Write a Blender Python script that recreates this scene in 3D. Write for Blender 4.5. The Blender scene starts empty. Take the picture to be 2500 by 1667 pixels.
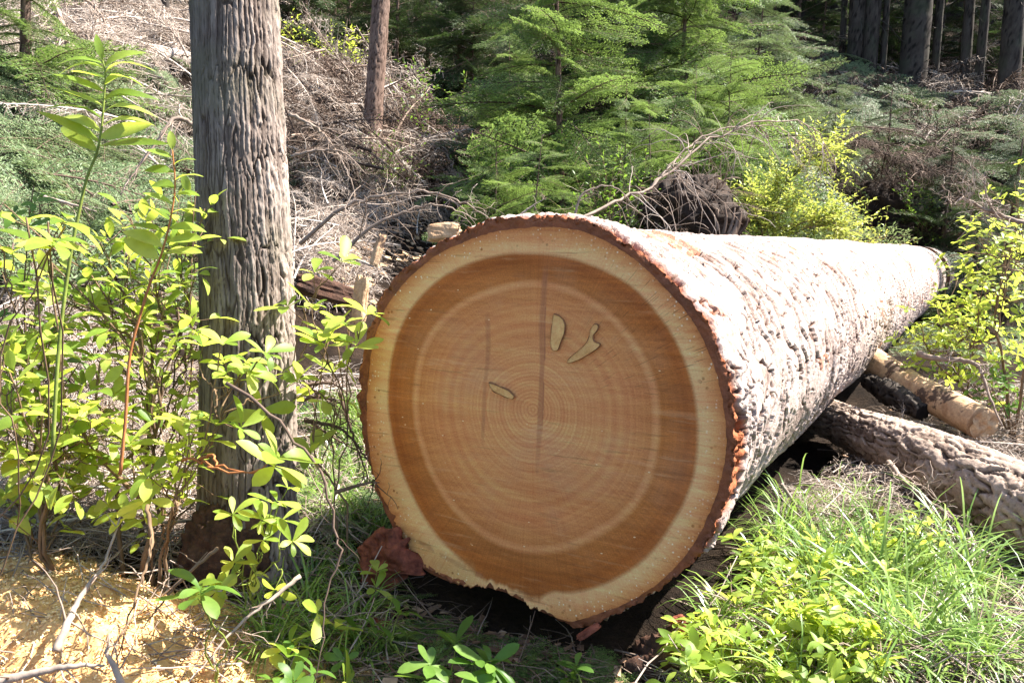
import bpy, math, random
import numpy as np
from math import sin, cos, pi, radians
from mathutils import Vector, Matrix

S = bpy.context.scene
COL = S.collection

# ------------------------------------------------------------------ camera, sky, sun, exposure
EYE = np.array([0.0, 0.0, 1.10]); PITCH = radians(9.0); FPX = 2080.0
cam = bpy.data.cameras.new("camera"); cam.sensor_width = 36.0; cam.lens = 36.0 * FPX / 2500.0
cam.clip_start = 0.05; cam.clip_end = 600.0
cam_o = bpy.data.objects.new("camera", cam); COL.objects.link(cam_o)
cam_o.location = EYE; cam_o.rotation_euler = (pi / 2 - PITCH, 0, 0)
S.camera = cam_o

SUN_AZ, SUN_EL = radians(74.0), radians(51.0)      # azimuth to the right of the view direction
w = bpy.data.worlds.new("World"); S.world = w; w.use_nodes = True
nt = w.node_tree; bg = nt.nodes["Background"]
sky = nt.nodes.new("ShaderNodeTexSky"); sky.sky_type = 'NISHITA'; sky.sun_disc = False
sky.sun_elevation = SUN_EL; sky.sun_rotation = SUN_AZ
nt.links.new(sky.outputs[0], bg.inputs[0]); bg.inputs[1].default_value = 0.09
sl = bpy.data.lights.new("sun", 'SUN'); sl.energy = 5.0; sl.angle = radians(0.5); sl.color = (1.0, 0.95, 0.87)
sun_o = bpy.data.objects.new("sun", sl); COL.objects.link(sun_o)
sd = Vector((sin(SUN_AZ) * cos(SUN_EL), cos(SUN_AZ) * cos(SUN_EL), sin(SUN_EL)))
sun_o.rotation_euler = sd.to_track_quat('Z', 'Y').to_euler(); sun_o.location = sd * 40
S.view_settings.view_transform = 'Standard'; S.view_settings.look = 'None'
S.view_settings.exposure = 2.05; S.view_settings.gamma = 1.0
try: S.view_settings.use_curve_mapping = False
except Exception: pass
S.cycles.max_bounces = 7; S.cycles.diffuse_bounces = 3; S.cycles.transmission_bounces = 4
S.cycles.transparent_max_bounces = 4; S.cycles.use_denoising = True

FWD = np.array([0, cos(PITCH), -sin(PITCH)]); UP = np.array([0, sin(PITCH), cos(PITCH)]); RT = np.array([1.0, 0, 0])
def ray(px, py):                                    # photo pixel (2352 x 1568 grid) -> direction with unit depth
    X = px / 0.9408; Y = py / 0.9408
    return FWD + RT * (X - 1250) / FPX + UP * (833.5 - Y) / FPX
def at(px, py, d): return EYE + ray(px, py) * d
def orig(X, Y): return FWD + RT * (X - 1250) / FPX + UP * (833.5 - Y) / FPX

# ------------------------------------------------------------------ noise
def _h(ix, iy, iz, seed):
    a = (ix.astype(np.int64) * 374761393 + iy.astype(np.int64) * 668265263 + iz.astype(np.int64) * 2147483647 + seed * 1274126177) & 0xffffffff
    a = ((a ^ (a >> 13)) * 1274126177) & 0xffffffff
    a = ((a ^ (a >> 16)) * 2246822519) & 0xffffffff
    a = a ^ (a >> 15)
    return (a & 0xffffff) / float(0xffffff)
def vnoise(p, seed=0):
    p = np.asarray(p, float); i = np.floor(p).astype(np.int64); f = p - i; f = f * f * (3 - 2 * f)
    out = 0
    for dx in (0, 1):
        for dy in (0, 1):
            for dz in (0, 1):
                wgt = (f[..., 0] if dx else 1 - f[..., 0]) * (f[..., 1] if dy else 1 - f[..., 1]) * (f[..., 2] if dz else 1 - f[..., 2])
                out = out + wgt * _h(i[..., 0] + dx, i[..., 1] + dy, i[..., 2] + dz, seed)
    return out
def fbm(p, seed=0, oct=4):
    p = np.asarray(p, float); s = 0; a = 0.5; n = 0
    for k in range(oct):
        s = s + a * vnoise(p * 2 ** k, seed + k * 17); n += a; a *= 0.5
    return s / n
def worley(u, v, seed, pu):
    iu = np.floor(u).astype(np.int64); iv = np.floor(v).astype(np.int64)
    f1 = np.full(u.shape, 9.0); f2 = np.full(u.shape, 9.0); rid = np.zeros(u.shape); dvv = np.zeros(u.shape); duu = np.zeros(u.shape)
    for a in (-1, 0, 1):
        for b in (-1, 0, 1):
            cu = iu + a; cv = iv + b; cw = np.mod(cu, pu); z = np.zeros_like(cw)
            x = cu + 0.1 + 0.8 * _h(cw, cv, z, seed); y = cv + 0.1 + 0.8 * _h(cw, cv, z + 1, seed)
            d = np.hypot(u - x, v - y); r = _h(cw, cv, z + 2, seed)
            m = d < f1
            f2 = np.where(m, f1, np.minimum(f2, d)); f1 = np.where(m, d, f1); rid = np.where(m, r, rid)
            dvv = np.where(m, v - y, dvv); duu = np.where(m, u - x, duu)
    return f1, f2, rid, duu, dvv
def sstep(a, b, x):
    t = np.clip((x - a) / (b - a), 0, 1); return t * t * (3 - 2 * t)

# ------------------------------------------------------------------ the lie of the land
VPD = ray(2290, 565); AX = VPD / np.linalg.norm(VPD)          # axis of the big log
FC = EYE + orig(1329, 1025) * 2.1                             # centre of its sawn end
DH = np.array([AX[0], AX[1]]); DH /= np.linalg.norm(DH); NH = np.array([-DH[1], DH[0]])
def ground(x, y, fine=True):
    x = np.asarray(x, float); y = np.asarray(y, float)
    dx = x - FC[0]; dy = y - FC[1]
    t = dx * DH[0] + dy * DH[1]; s = dx * NH[0] + dy * NH[1]
    z = 0.0 - 0.040 * np.clip(t, 0, 15)
    z = z + 0.46 * 0.5 * np.logaddexp(0, (s - 1.3) / 0.5) * np.clip(0.55 + 0.15 * (t + 2), 0.45, 1.0)
    z = z + 0.42 * 1.2 * np.logaddexp(0, (t - 15.5) / 1.2)
    z = z + 0.06 * np.logaddexp(0, (-s - 2.0) / 0.5)
    p = np.stack([x, y, 0 * x], -1)
    z = z + (fbm(p * 0.35, 3, 3) - 0.5) * 0.5 * np.clip(np.hypot(dx, dy) / 6 - .2, 0, 1)
    if fine: z = z + (fbm(p * 2.2, 9, 4) - 0.5) * 0.14
    return z
def hit(px, py, dmin=1.0, dmax=90.0):
    d = np.concatenate([np.arange(dmin, 8, 0.03), np.arange(8, dmax, 0.12)])
    P = EYE + ray(px, py)[None] * d[:, None]
    b = P[:, 2] < ground(P[:, 0], P[:, 1])
    k = int(np.argmax(b)) if b.any() else len(d) - 1
    p = P[k]; return np.array([p[0], p[1], float(ground(p[0], p[1]))])
def depth_of(p): return float(np.dot(np.asarray(p) - EYE, FWD))
def gpt(x, y, dz=0.0): return np.array([x, y, float(ground(x, y)) + dz])
def below(px, py, d):                                        # ground point under the pixel at that depth
    p = at(px, py, d); return gpt(p[0], p[1])

# ------------------------------------------------------------------ mesh builder
class MB:
    def __init__(s): s.v = []; s.q = []; s.t = []; s.n = 0; s.at = {}
    def add(s, v, q=None, t=None, **at):
        v = np.asarray(v, float).reshape(-1, 3)
        if q is not None and len(q): s.q.append(np.asarray(q, np.int64).reshape(-1, 4) + s.n)
        if t is not None and len(t): s.t.append(np.asarray(t, np.int64).reshape(-1, 3) + s.n)
        for k in set(list(at) + list(s.at)):
            a = at.get(k); a = np.zeros(len(v)) if a is None else np.broadcast_to(np.asarray(a, float), (len(v),))
            s.at.setdefault(k, [np.zeros(s.n)] if s.n else []).append(a)
        s.v.append(v); s.n += len(v)
    def arrays(s):
        v = np.concatenate(s.v) if s.v else np.zeros((0, 3))
        q = np.concatenate(s.q) if s.q else np.zeros((0, 4), np.int64)
        t = np.concatenate(s.t) if s.t else np.zeros((0, 3), np.int64)
        return v, q, t
    def mesh(s, name, mat, smooth=True):
        v, q, t = s.arrays(); me = bpy.data.meshes.new(name)
        me.vertices.add(len(v)); me.vertices.foreach_set("co", v.astype(np.float32).ravel())
        nl = q.size + t.size; me.loops.add(nl)
        me.loops.foreach_set("vertex_index", np.concatenate([q.ravel(), t.ravel()]).astype(np.int32))
        me.polygons.add(len(q) + len(t))
        st = np.concatenate([np.arange(len(q)) * 4, q.size + np.arange(len(t)) * 3]).astype(np.int32)
        me.polygons.foreach_set("loop_start", st)
        me.polygons.foreach_set("use_smooth", np.full(len(q) + len(t), smooth, bool))
        me.materials.append(mat)
        for k, l in s.at.items():
            a = me.attributes.new(k, 'FLOAT', 'POINT'); a.data.foreach_set("value", np.concatenate(l).astype(np.float32))
        me.update(calc_edges=True); me.validate()
        return me
    def build(s, name, mat, parent=None, smooth=True):
        o = bpy.data.objects.new(name, s.mesh(name, mat, smooth)); COL.objects.link(o)
        if parent is not None: o.parent = parent; o.matrix_parent_inverse = parent.matrix_basis.inverted()
        return o

def tag(o, label, cat=None, group=None, kind=None):
    if label: o["label"] = label
    if cat: o["category"] = cat
    if group: o["group"] = group
    if kind: o["kind"] = kind
    return o
def thing(name, loc, label, cat, group=None):
    o = bpy.data.objects.new(name, None); o.empty_display_size = 0.1; COL.objects.link(o)
    o.location = Vector(loc); return tag(o, label, cat, group)
def copy_thing(src, label=None, group=None):
    c = src.copy(); COL.objects.link(c)
    for ch in src.children:
        d = ch.copy(); COL.objects.link(d); d.parent = c
        for g in ch.children:
            e = g.copy(); COL.objects.link(e); e.parent = d
    if label: c["label"] = label
    if group: c["group"] = group
    return c

def unit(v):
    v = np.asarray(v, float); return v / (np.linalg.norm(v, axis=-1, keepdims=True) + 1e-12)
def smooth_path(pts, n):
    P = np.asarray(pts, float)
    if len(P) == 2: return P[0] + (P[1] - P[0]) * np.linspace(0, 1, n)[:, None]
    Q = np.vstack([2 * P[0] - P[1], P, 2 * P[-1] - P[-2]]); out = []
    for u in np.linspace(0, len(P) - 1 - 1e-9, n):
        i = int(u); f = u - i; a, b, c, d = Q[i:i + 4]
        out.append(0.5 * (2 * b + (c - a) * f + (2 * a - 5 * b + 4 * c - d) * f * f + (3 * b - a - 3 * c + d) * f ** 3))
    return np.array(out)
def frames(P):
    T = unit(np.gradient(P, axis=0)); n0 = np.cross(T[0], [0.13, 0.21, 0.97] if abs(T[0][2]) < 0.9 else [1.0, 0.1, 0])
    N = np.zeros_like(P); N[0] = unit(n0)
    for i in range(1, len(P)):
        n = N[i - 1] - T[i] * np.dot(N[i - 1], T[i]); N[i] = n / (np.linalg.norm(n) + 1e-12)
    return T, N, np.cross(T, N)
def tube(mb, P, R, k=5, cap=True, **at):
    P = np.asarray(P, float); n = len(P); R = np.broadcast_to(np.asarray(R, float), (n,))
    T, N, B = frames(P); th = np.arange(k) * 2 * pi / k
    V = P[:, None] + R[:, None, None] * (N[:, None] * np.cos(th)[None, :, None] + B[:, None] * np.sin(th)[None, :, None])
    i = np.arange(n - 1)[:, None] * k; j = np.arange(k)[None]; j2 = (j + 1) % k
    q = np.stack([i + j, i + j2, i + k + j2, i + k + j], -1).reshape(-1, 4)
    V = V.reshape(-1, 3); t = None
    if cap:
        V = np.vstack([V, P[0], P[-1] + T[-1] * R[-1] * 0.3]); a = n * k; jj = np.arange(k)
        t = np.vstack([np.stack([(jj + 1) % k, jj, 0 * jj + a], -1), np.stack([(n - 1) * k + jj, (n - 1) * k + (jj + 1) % k, 0 * jj + a + 1], -1)])
    mb.add(V, q, t, **at)
def replicate(mb, tmpl, M, Tr):                      # template (v,q,t) placed with n 3x3 matrices and n offsets
    v, q, t = tmpl; n = len(M); nv = len(v)
    V = np.einsum('nij,vj->nvi', M, v) + Tr[:, None]
    o = (np.arange(n) * nv)[:, None, None]
    mb.add(V.reshape(-1, 3), (q[None] + o).reshape(-1, 4) if len(q) else None, (t[None] + o).reshape(-1, 3) if len(t) else None)
def basis(X, Z, scale=1.0):                          # columns: X (forward), Y, Z (upper side)
    X = unit(X); Y = unit(np.cross(Z, X)); Zz = np.cross(X, Y)
    return np.stack([X, Y, Zz], -1) * np.asarray(scale, float).reshape(-1, 1, 1) if X.ndim == 2 else np.stack([X, Y, Zz], -1) * scale

# ------------------------------------------------------------------ materials
def new_mat(name):
    m = bpy.data.materials.new(name); m.use_nodes = True; t = m.node_tree
    b = t.nodes["Principled BSDF"]; return m, t, b
def nd(t, kind, **kw):
    n = t.nodes.new(kind)
    for k, v in kw.items():
        if k.startswith('i_'): n.inputs[k[2:].replace('_', ' ')].default_value = v
        else: setattr(n, k, v)
    return n
def ramp(t, src, stops, interp='LINEAR'):
    r = nd(t, "ShaderNodeValToRGB"); r.color_ramp.interpolation = interp; e = r.color_ramp.elements
    while len(e) < len(stops): e.new(0.5)
    for el, (p, c) in zip(e, stops): el.position = p; el.color = (*c, 1) if len(c) == 3 else c
    t.links.new(src, r.inputs[0]); return r.outputs[0]
def mixc(t, fac, a, b, mode='MIX'):
    m = nd(t, "ShaderNodeMix", data_type='RGBA', blend_type=mode)
    for s, v in ((0, fac), (6, a), (7, b)):
        if hasattr(v, 'is_linked') or hasattr(v, 'links'): t.links.new(v, m.inputs[s])
        else: m.inputs[s].default_value = v if s == 0 else (*v, 1)
    return m.outputs[2]
def math_(t, op, a, b=None, c=None, clamp=False):
    m = nd(t, "ShaderNodeMath", operation=op, use_clamp=clamp)
    for i, v in enumerate((a, b, c)):
        if v is None: continue
        if hasattr(v, 'links'): t.links.new(v, m.inputs[i])
        else: m.inputs[i].default_value = v
    return m.outputs[0]
def attr(t, name): return nd(t, "ShaderNodeAttribute", attribute_name=name).outputs["Fac"]
def noise(t, scale, detail=4, rough=0.6, vec=None, stretch=None):
    n = nd(t, "ShaderNodeTexNoise"); n.inputs["Scale"].default_value = scale; n.inputs["Detail"].default_value = detail; n.inputs["Roughness"].default_value = rough
    if vec is None: vec = nd(t, "ShaderNodeTexCoord").outputs["Object"]
    if stretch is not None:
        mp = nd(t, "ShaderNodeMapping"); mp.inputs["Scale"].default_value = stretch[:3]
        if len(stretch) > 3: mp.inputs["Rotation"].default_value = stretch[3:]
        t.links.new(vec, mp.inputs[0]); vec = mp.outputs[0]
    t.links.new(vec, n.inputs["Vector"]); return n.outputs["Fac"]
def bump(t, b, h, strength=0.5, dist=0.01):
    n = nd(t, "ShaderNodeBump"); n.inputs["Strength"].default_value = strength; n.inputs["Distance"].default_value = dist
    t.links.new(h, n.inputs["Height"]); t.links.new(n.outputs[0], b.inputs["Normal"])

def leaf_mat(name, cols, trans, tfac=0.42, rough=0.45, spec=0.35):
    m, t, b = new_mat(name); g = nd(t, "ShaderNodeNewGeometry")
    c = ramp(t, g.outputs["Random Per Island"], [(i / max(1, len(cols) - 1), k) for i, k in enumerate(cols)])
    nz = noise(t, 60, 3, 0.6); c = mixc(t, 0.30, c, ramp(t, nz, [(0.3, (0.3, 0.3, 0.3)), (0.7, (0.75, 0.75, 0.7))]), 'OVERLAY')
    t.links.new(c, b.inputs["Base Color"]); b.inputs["Roughness"].default_value = rough; b.inputs["Specular IOR Level"].default_value = spec
    tr = nd(t, "ShaderNodeBsdfTranslucent"); tc = mixc(t, 0.65, c, trans); t.links.new(tc, tr.inputs[0])
    mx = nd(t, "ShaderNodeMixShader"); mx.inputs[0].default_value = tfac
    t.links.new(b.outputs[0], mx.inputs[1]); t.links.new(tr.outputs[0], mx.inputs[2])
    t.links.new(mx.outputs[0], t.nodes["Material Output"].inputs[0]); return m
def twig_mat(name, cols, rough=0.8, nscale=25):
    m, t, b = new_mat(name); g = nd(t, "ShaderNodeNewGeometry")
    c = ramp(t, g.outputs["Random Per Island"], [(i / max(1, len(cols) - 1), k) for i, k in enumerate(cols)])
    nz = noise(t, nscale, 4, 0.65); c = mixc(t, 0.6, c, ramp(t, nz, [(0.3, (0.25, 0.22, 0.2)), (0.7, (0.75, 0.74, 0.72))]), 'OVERLAY')
    t.links.new(c, b.inputs["Base Color"]); b.inputs["Roughness"].default_value = rough; b.inputs["Specular IOR Level"].default_value = 0.2
    bump(t, b, nz, 0.4, 0.004); return m
def bark_mat(name, crack, mid, top, extra=None, lichen=None, nscale=18, stretch=None, bstr=0.8, st=(0.30, 0.62), plates=((0.0, (0.28, 0.24, 0.22)), (0.35, (0.46, 0.44, 0.43)), (0.7, (0.55, 0.55, 0.55)), (1.0, (0.68, 0.68, 0.68)))):
    m, t, b = new_mat(name); d = attr(t, "depth")
    c = ramp(t, d, [(0.0, crack), (st[0], mid), (st[1], top), (1.0, tuple(min(1, x * 1.12) for x in top))])
    n1 = noise(t, nscale, 6, 0.65, stretch=stretch); n2 = noise(t, nscale * 5, 4, 0.7, stretch=stretch); n3 = noise(t, nscale * 0.25, 3, 0.5)
    c = mixc(t, 0.55, c, ramp(t, n1, [(0.28, (0.26, 0.24, 0.23)), (0.72, (0.72, 0.71, 0.70))]), 'OVERLAY')
    c = mixc(t, 0.40, c, ramp(t, n2, [(0.30, (0.3, 0.29, 0.28)), (0.70, (0.68, 0.68, 0.68))]), 'OVERLAY')
    c = mixc(t, 0.75, c, ramp(t, attr(t, "rid"), plates), 'OVERLAY')
    if lichen: c = mixc(t, math_(t, 'MULTIPLY', ramp(t, n3, [(0.50, (0, 0, 0)), (0.66, (1, 1, 1))]), 0.6), c, lichen)
    if extra:
        oc = mixc(t, n1, extra[0], extra[1]); c = mixc(t, attr(t, "fresh"), c, oc)
    t.links.new(c, b.inputs["Base Color"]); b.inputs["Roughness"].default_value = 0.85; b.inputs["Specular IOR Level"].default_value = 0.2
    bump(t, b, math_(t, 'ADD', n1, math_(t, 'MULTIPLY', n2, 0.5)), bstr, 0.008); return m

M_LOGBARK = bark_mat("log_bark", (0.022, 0.010, 0.007), (0.15, 0.085, 0.062), (0.40, 0.325, 0.29), extra=((0.16, 0.040, 0.016), (0.50, 0.17, 0.070)), nscale=26, bstr=1.0)
M_TREEBARK = bark_mat("grey_ridged_bark", (0.010, 0.007, 0.005), (0.068, 0.048, 0.037), (0.25, 0.205, 0.175), lichen=(0.14, 0.125, 0.08), nscale=16, st=(0.36, 0.80), stretch=(1, 1, 0.35))
M_THINBARK = bark_mat("brown_scaly_bark", (0.02, 0.012, 0.009), (0.075, 0.045, 0.032), (0.15, 0.10, 0.078), nscale=14, stretch=(1, 1, 0.4))
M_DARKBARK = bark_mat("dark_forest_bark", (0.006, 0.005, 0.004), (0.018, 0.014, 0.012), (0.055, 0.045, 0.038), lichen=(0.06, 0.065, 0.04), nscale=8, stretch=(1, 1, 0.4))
M_PALEBARK = bark_mat("pale_weathered_bark", (0.05, 0.035, 0.027), (0.17, 0.13, 0.105), (0.32, 0.275, 0.24), nscale=16)
M_OLDBARK = bark_mat("furrowed_grey_bark", (0.022, 0.015, 0.011), (0.13, 0.095, 0.072), (0.30, 0.235, 0.19), nscale=20)
M_TWIG = twig_mat("dead_grey_twig", [(0.17, 0.12, 0.09), (0.30, 0.235, 0.19), (0.40, 0.34, 0.30)])
M_BRUSH = twig_mat("dead_brown_brush", [(0.030, 0.018, 0.013), (0.085, 0.055, 0.040), (0.28, 0.205, 0.16)])  # tones lowered so gaps in the slash look shadowed
M_STEM = twig_mat("live_brown_stem", [(0.13, 0.085, 0.05), (0.21, 0.135, 0.08)])
M_REDSTEM = twig_mat("red_brown_stem", [(0.34, 0.12, 0.045), (0.38, 0.16, 0.06)])
M_GREENSTEM = twig_mat("green_stem", [(0.16, 0.20, 0.04), (0.20, 0.25, 0.05)])
M_LEAF = leaf_mat("bright_leaf", [(0.09, 0.17, 0.025), (0.20, 0.31, 0.045), (0.32, 0.42, 0.07), (0.48, 0.54, 0.12)], (0.78, 0.86, 0.10), 0.54)
M_LEAF2 = leaf_mat("shade_leaf", [(0.06, 0.13, 0.022), (0.10, 0.20, 0.03), (0.15, 0.25, 0.045)], (0.25, 0.40, 0.04), 0.45)  # darker copy of the leaf, with shade put into its colour
M_YELLOW = leaf_mat("yellow_green_leaf", [(0.22, 0.32, 0.05), (0.36, 0.43, 0.08), (0.48, 0.44, 0.09)], (0.55, 0.60, 0.10), 0.40)
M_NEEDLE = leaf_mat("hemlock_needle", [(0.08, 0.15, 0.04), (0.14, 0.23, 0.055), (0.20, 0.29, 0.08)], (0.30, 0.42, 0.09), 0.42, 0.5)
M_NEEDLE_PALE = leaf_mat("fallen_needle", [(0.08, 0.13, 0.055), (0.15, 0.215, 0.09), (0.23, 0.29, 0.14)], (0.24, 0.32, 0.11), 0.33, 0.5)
M_NEEDLE_DARK = leaf_mat("dark_needle", [(0.028, 0.055, 0.018), (0.050, 0.090, 0.028), (0.08, 0.13, 0.042)], (0.11, 0.18, 0.04), 0.22, 0.55)  # darker hemlock needle copy; its colour also carries the shade of the woods
M_GRASS = leaf_mat("grass_blade", [(0.07, 0.14, 0.022), (0.16, 0.27, 0.05), (0.30, 0.40, 0.09)], (0.34, 0.48, 0.08), 0.35, 0.36, 0.55)

def ground_mat():
    m, t, b = new_mat("forest_soil"); n1 = noise(t, 3.0, 6, 0.65); n2 = noise(t, 45, 5, 0.7); n3 = noise(t, 160, 3, 0.7)
    c = ramp(t, n1, [(0.3, (0.010, 0.007, 0.005)), (0.5, (0.024, 0.016, 0.011)), (0.7, (0.055, 0.037, 0.026))])  # soil tones darkened to deepen the shadows between plants and brush
    c = mixc(t, 0.7, c, ramp(t, n2, [(0.3, (0.2, 0.18, 0.16)), (0.7, (0.8, 0.76, 0.7))]), 'OVERLAY')
    t.links.new(c, b.inputs["Base Color"]); b.inputs["Roughness"].default_value = 0.95; b.inputs["Specular IOR Level"].default_value = 0.1
    bump(t, b, math_(t, 'ADD', n2, math_(t, 'MULTIPLY', n3, 0.6)), 0.9, 0.03); return m
def wood_mat(name, a, bcol, scale=14, stretch=(1, 1, 1), patch=None, bs=0.6):
    m, t, b = new_mat(name); n1 = noise(t, scale, 6, 0.65, stretch=stretch); n2 = noise(t, scale * 6, 4, 0.7, stretch=stretch)
    c = ramp(t, n1, [(0.3, a), (0.7, bcol)]); c = mixc(t, 0.5, c, ramp(t, n2, [(0.3, (0.3, 0.28, 0.26)), (0.7, (0.75, 0.73, 0.7))]), 'OVERLAY')
    t.links.new(c, b.inputs["Base Color"]); b.inputs["Roughness"].default_value = 0.8; b.inputs["Specular IOR Level"].default_value = 0.2
    if patch: c2 = mixc(t, ramp(t, noise(t, 7, 5, 0.65), [(0.54, (0, 0, 0)), (0.58, (1, 1, 1))]), c, mixc(t, n1, patch, tuple(2.2 * x for x in patch))); t.links.new(c2, b.inputs['Base Color'])
    bump(t, b, math_(t, 'ADD', n1, n2), bs, 0.006); return m
M_SOIL = ground_mat()
M_DUST = twig_mat("sawdust_flakes", [(0.55, 0.32, 0.13), (0.72, 0.49, 0.24), (0.84, 0.65, 0.40)], 0.9, 90)
M_PEEL = wood_mat("peeled_wood", (0.34, 0.20, 0.11), (0.60, 0.43, 0.27), 12, patch=(0.07, 0.045, 0.032))
M_PALETWIG = twig_mat("bleached_twig", [(0.24, 0.18, 0.14), (0.40, 0.33, 0.28), (0.52, 0.46, 0.41)])
M_DARKLITTER = twig_mat("shade_litter", [(0.07, 0.045, 0.03), (0.15, 0.10, 0.07), (0.24, 0.18, 0.14)])  # darker twig copy; on shaded ground its colour carries the shade
M_CHUNK = wood_mat("split_wood", (0.34, 0.19, 0.10), (0.62, 0.44, 0.27), 16)
M_REDBARK = wood_mat("torn_red_bark", (0.07, 0.020, 0.013), (0.32, 0.095, 0.055), 22)
M_ROOT_SHADOW = wood_mat("root_soil_shadow", (0.012, 0.008, 0.006), (0.05, 0.03, 0.02), 14)  # near-black root soil, also the painted shadow of the far hollow
M_ROT = wood_mat("rotten_wood", (0.025, 0.014, 0.010), (0.11, 0.055, 0.035), 30)
M_MOSS = wood_mat("moss", (0.05, 0.075, 0.02), (0.12, 0.15, 0.04), 40)
M_KNOT = wood_mat("knot_wood", (0.60, 0.29, 0.10), (0.86, 0.50, 0.20), 26, bs=0.15)
M_KNOTRIM = wood_mat("knot_bark_rim", (0.14, 0.060, 0.026), (0.34, 0.15, 0.065), 90, bs=0.1)
#@@SETTING
# ------------------------------------------------------------------ ground
def build_ground():
    na, r = 540, np.concatenate([[0.02], np.geomspace(0.3, 140, 260)])
    th = np.arange(na) * 2 * pi / na
    x = r[:, None] * np.cos(th); y = r[:, None] * np.sin(th)
    V = np.stack([x, y, ground(x, y)], -1).reshape(-1, 3)
    i = np.arange(len(r) - 1)[:, None] * na; j = np.arange(na)[None]; j2 = (j + 1) % na
    q = np.stack([i + j, i + na + j, i + na + j2, i + j2], -1).reshape(-1, 4)
    mb = MB(); mb.add(V, q); tag(mb.build("ground", M_SOIL), "brown forest floor of the slope", kind="structure")
build_ground()

# ------------------------------------------------------------------ bark tubes
def bark_disp(U, Vv, P, seed, cu, cv, ncirc, style):
    """U in cells round the stem (period ncirc), Vv in metres along it, P = 3D points. -> height in [-1,1], rnd"""
    wv = (fbm(P * 9, seed + 5, 3) - 0.5)
    pres = fbm(P * np.array([13, 13, 13.0]), seed + 61, 3)
    if style == 'plate':                             # thin flat scales, broken by ragged steps
        u = U + wv * 1.7; v = Vv / cv + (fbm(P * 8, seed + 8, 4) - 0.5) * 2.4
        f1, f2, rid, du, dv = worley(u, v, seed, ncirc)
        wd = 0.015 + 0.22 * np.clip(pres - 0.42, 0, 1)
        crack = np.maximum(sstep(wd * 0.25, wd + 0.02, f2 - f1), sstep(0.45, 0.38, pres))
        h = 0.5 + 0.26 * (rid - 0.5) - 0.16 * dv
        g1, g2, rd2, du2, dv2 = worley(u * 2.3 + 0.3 + wv, v * 1.9 + wv, seed + 3, int(ncirc * 2.3))
        on2 = sstep(0.36, 0.52, fbm(P * 5, seed + 91, 2))
        h = h + on2 * (0.24 * (rd2 - 0.5) - 0.16 * dv2 - 0.20 * (1 - sstep(0.0, 0.04, g2 - g1))); rid = np.clip(.6 * rid + .4 * rd2 * on2 + .2 * (1 - on2), 0, 1)
        h = h * (0.1 + 0.9 * crack) - 0.75 * (1 - crack)
        h = h + 0.34 * (fbm(P * 75, seed + 2, 4) - 0.5)
    else:                                            # long vertical ridges that split and rejoin
        u = U + wv * 1.6 + (vnoise(P * 3.0, seed + 70) - 0.5) * 1.2; v = Vv / cv + (fbm(P * 6, seed + 8, 3) - 0.5) * 1.6
        f1, f2, rid, du, dv = worley(u, v, seed, ncirc)
        wd = 0.05 + 0.34 * np.clip(pres - 0.32, 0, 1)
        crack = sstep(0.0, wd, f2 - f1)
        h = crack * (0.50 + 0.50 * rid - 0.35 * np.abs(du) + .25 * du) - 0.55 * (1 - crack)
        g1, g2, rd2, du2, dv2 = worley(u * 2.2 + wv * 2, v * 3.0 + wv * 2, seed + 3, int(ncirc * 2.2))
        h = h + 0.45 * (rd2 - 0.5) * crack - 0.22 * (1 - sstep(0, .10, g2 - g1)) - 0.25 * dv2 * crack
        rg = 1 - np.abs(2 * fbm(P * np.array([75, 75, 13.0]), seed + 2, 3) - 1); rg2 = fbm(P * np.array([140, 140, 45.0]), seed + 6, 3)
        h = h + 0.60 * (rg - 0.75) + 0.65 * (rg2 - 0.5); rid = np.clip(.55 * rid + .45 * rd2, 0, 1)
    return h, rid
def bark_tube(mb, path, radii, nu, tv, cu, cv, amp, seed, style='ridge', ncirc=None, mod=None, cap=True, lump=0.03):
    n = len(tv); P0 = np.asarray(path, float)
    P = smooth_path(P0, 400); L = np.concatenate([[0], np.cumsum(np.linalg.norm(np.diff(P, axis=0), axis=1))])
    tv = np.asarray(tv) / np.max(tv) * L[-1]
    C = np.stack([np.interp(tv, L, P[:, k]) for k in range(3)], -1)
    R = np.interp(tv / L[-1], np.linspace(0, 1, len(radii)), radii)
    T, N, B = frames(C); th = np.arange(nu) * 2 * pi / nu
    D = N[:, None] * np.cos(th)[None, :, None] + B[:, None] * np.sin(th)[None, :, None]
    base = C[:, None] + D * R[:, None, None]
    Rm = float(np.mean(R)); nc = ncirc or max(5, int(round(2 * pi * Rm / cu)))
    U = np.broadcast_to(th[None] / (2 * pi) * nc, (n, nu)); Vv = np.broadcast_to(tv[:, None], (n, nu))
    h, rid = bark_disp(U, Vv, base + seed * 3.1, seed, cu, cv, nc, style)
    if mod is not None: h = mod(h, th, tv)
    lum = (fbm(base * 1.6 + seed, seed + 31, 3) - 0.5) * 2 * lump * R[:, None]
    V = base + D * (h * amp + lum)[..., None]
    i = np.arange(n - 1)[:, None] * nu; j = np.arange(nu)[None]; j2 = (j + 1) % nu
    q = np.stack([i + j, i + j2, i + nu + j2, i + nu + j], -1).reshape(-1, 4)
    mb.add(V.reshape(-1, 3), q, depth=np.clip(0.35 + 0.55 * h, 0, 1).ravel(), rid=rid.ravel())
    if cap:
        for rr, sg in ((0, -1), (n - 1, 1)):
            b = mb.n; mb.add(np.vstack([V[rr], C[rr] + T[rr] * 0.02 * R[rr] * sg]), None, [(k, (k + 1) % nu, nu)[::sg] for k in range(nu)], depth=np.full(nu + 1, 0.25), rid=.5)
    return C, R, T
def spaced(L, d): return np.linspace(0, L, max(4, int(L / d)))

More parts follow.
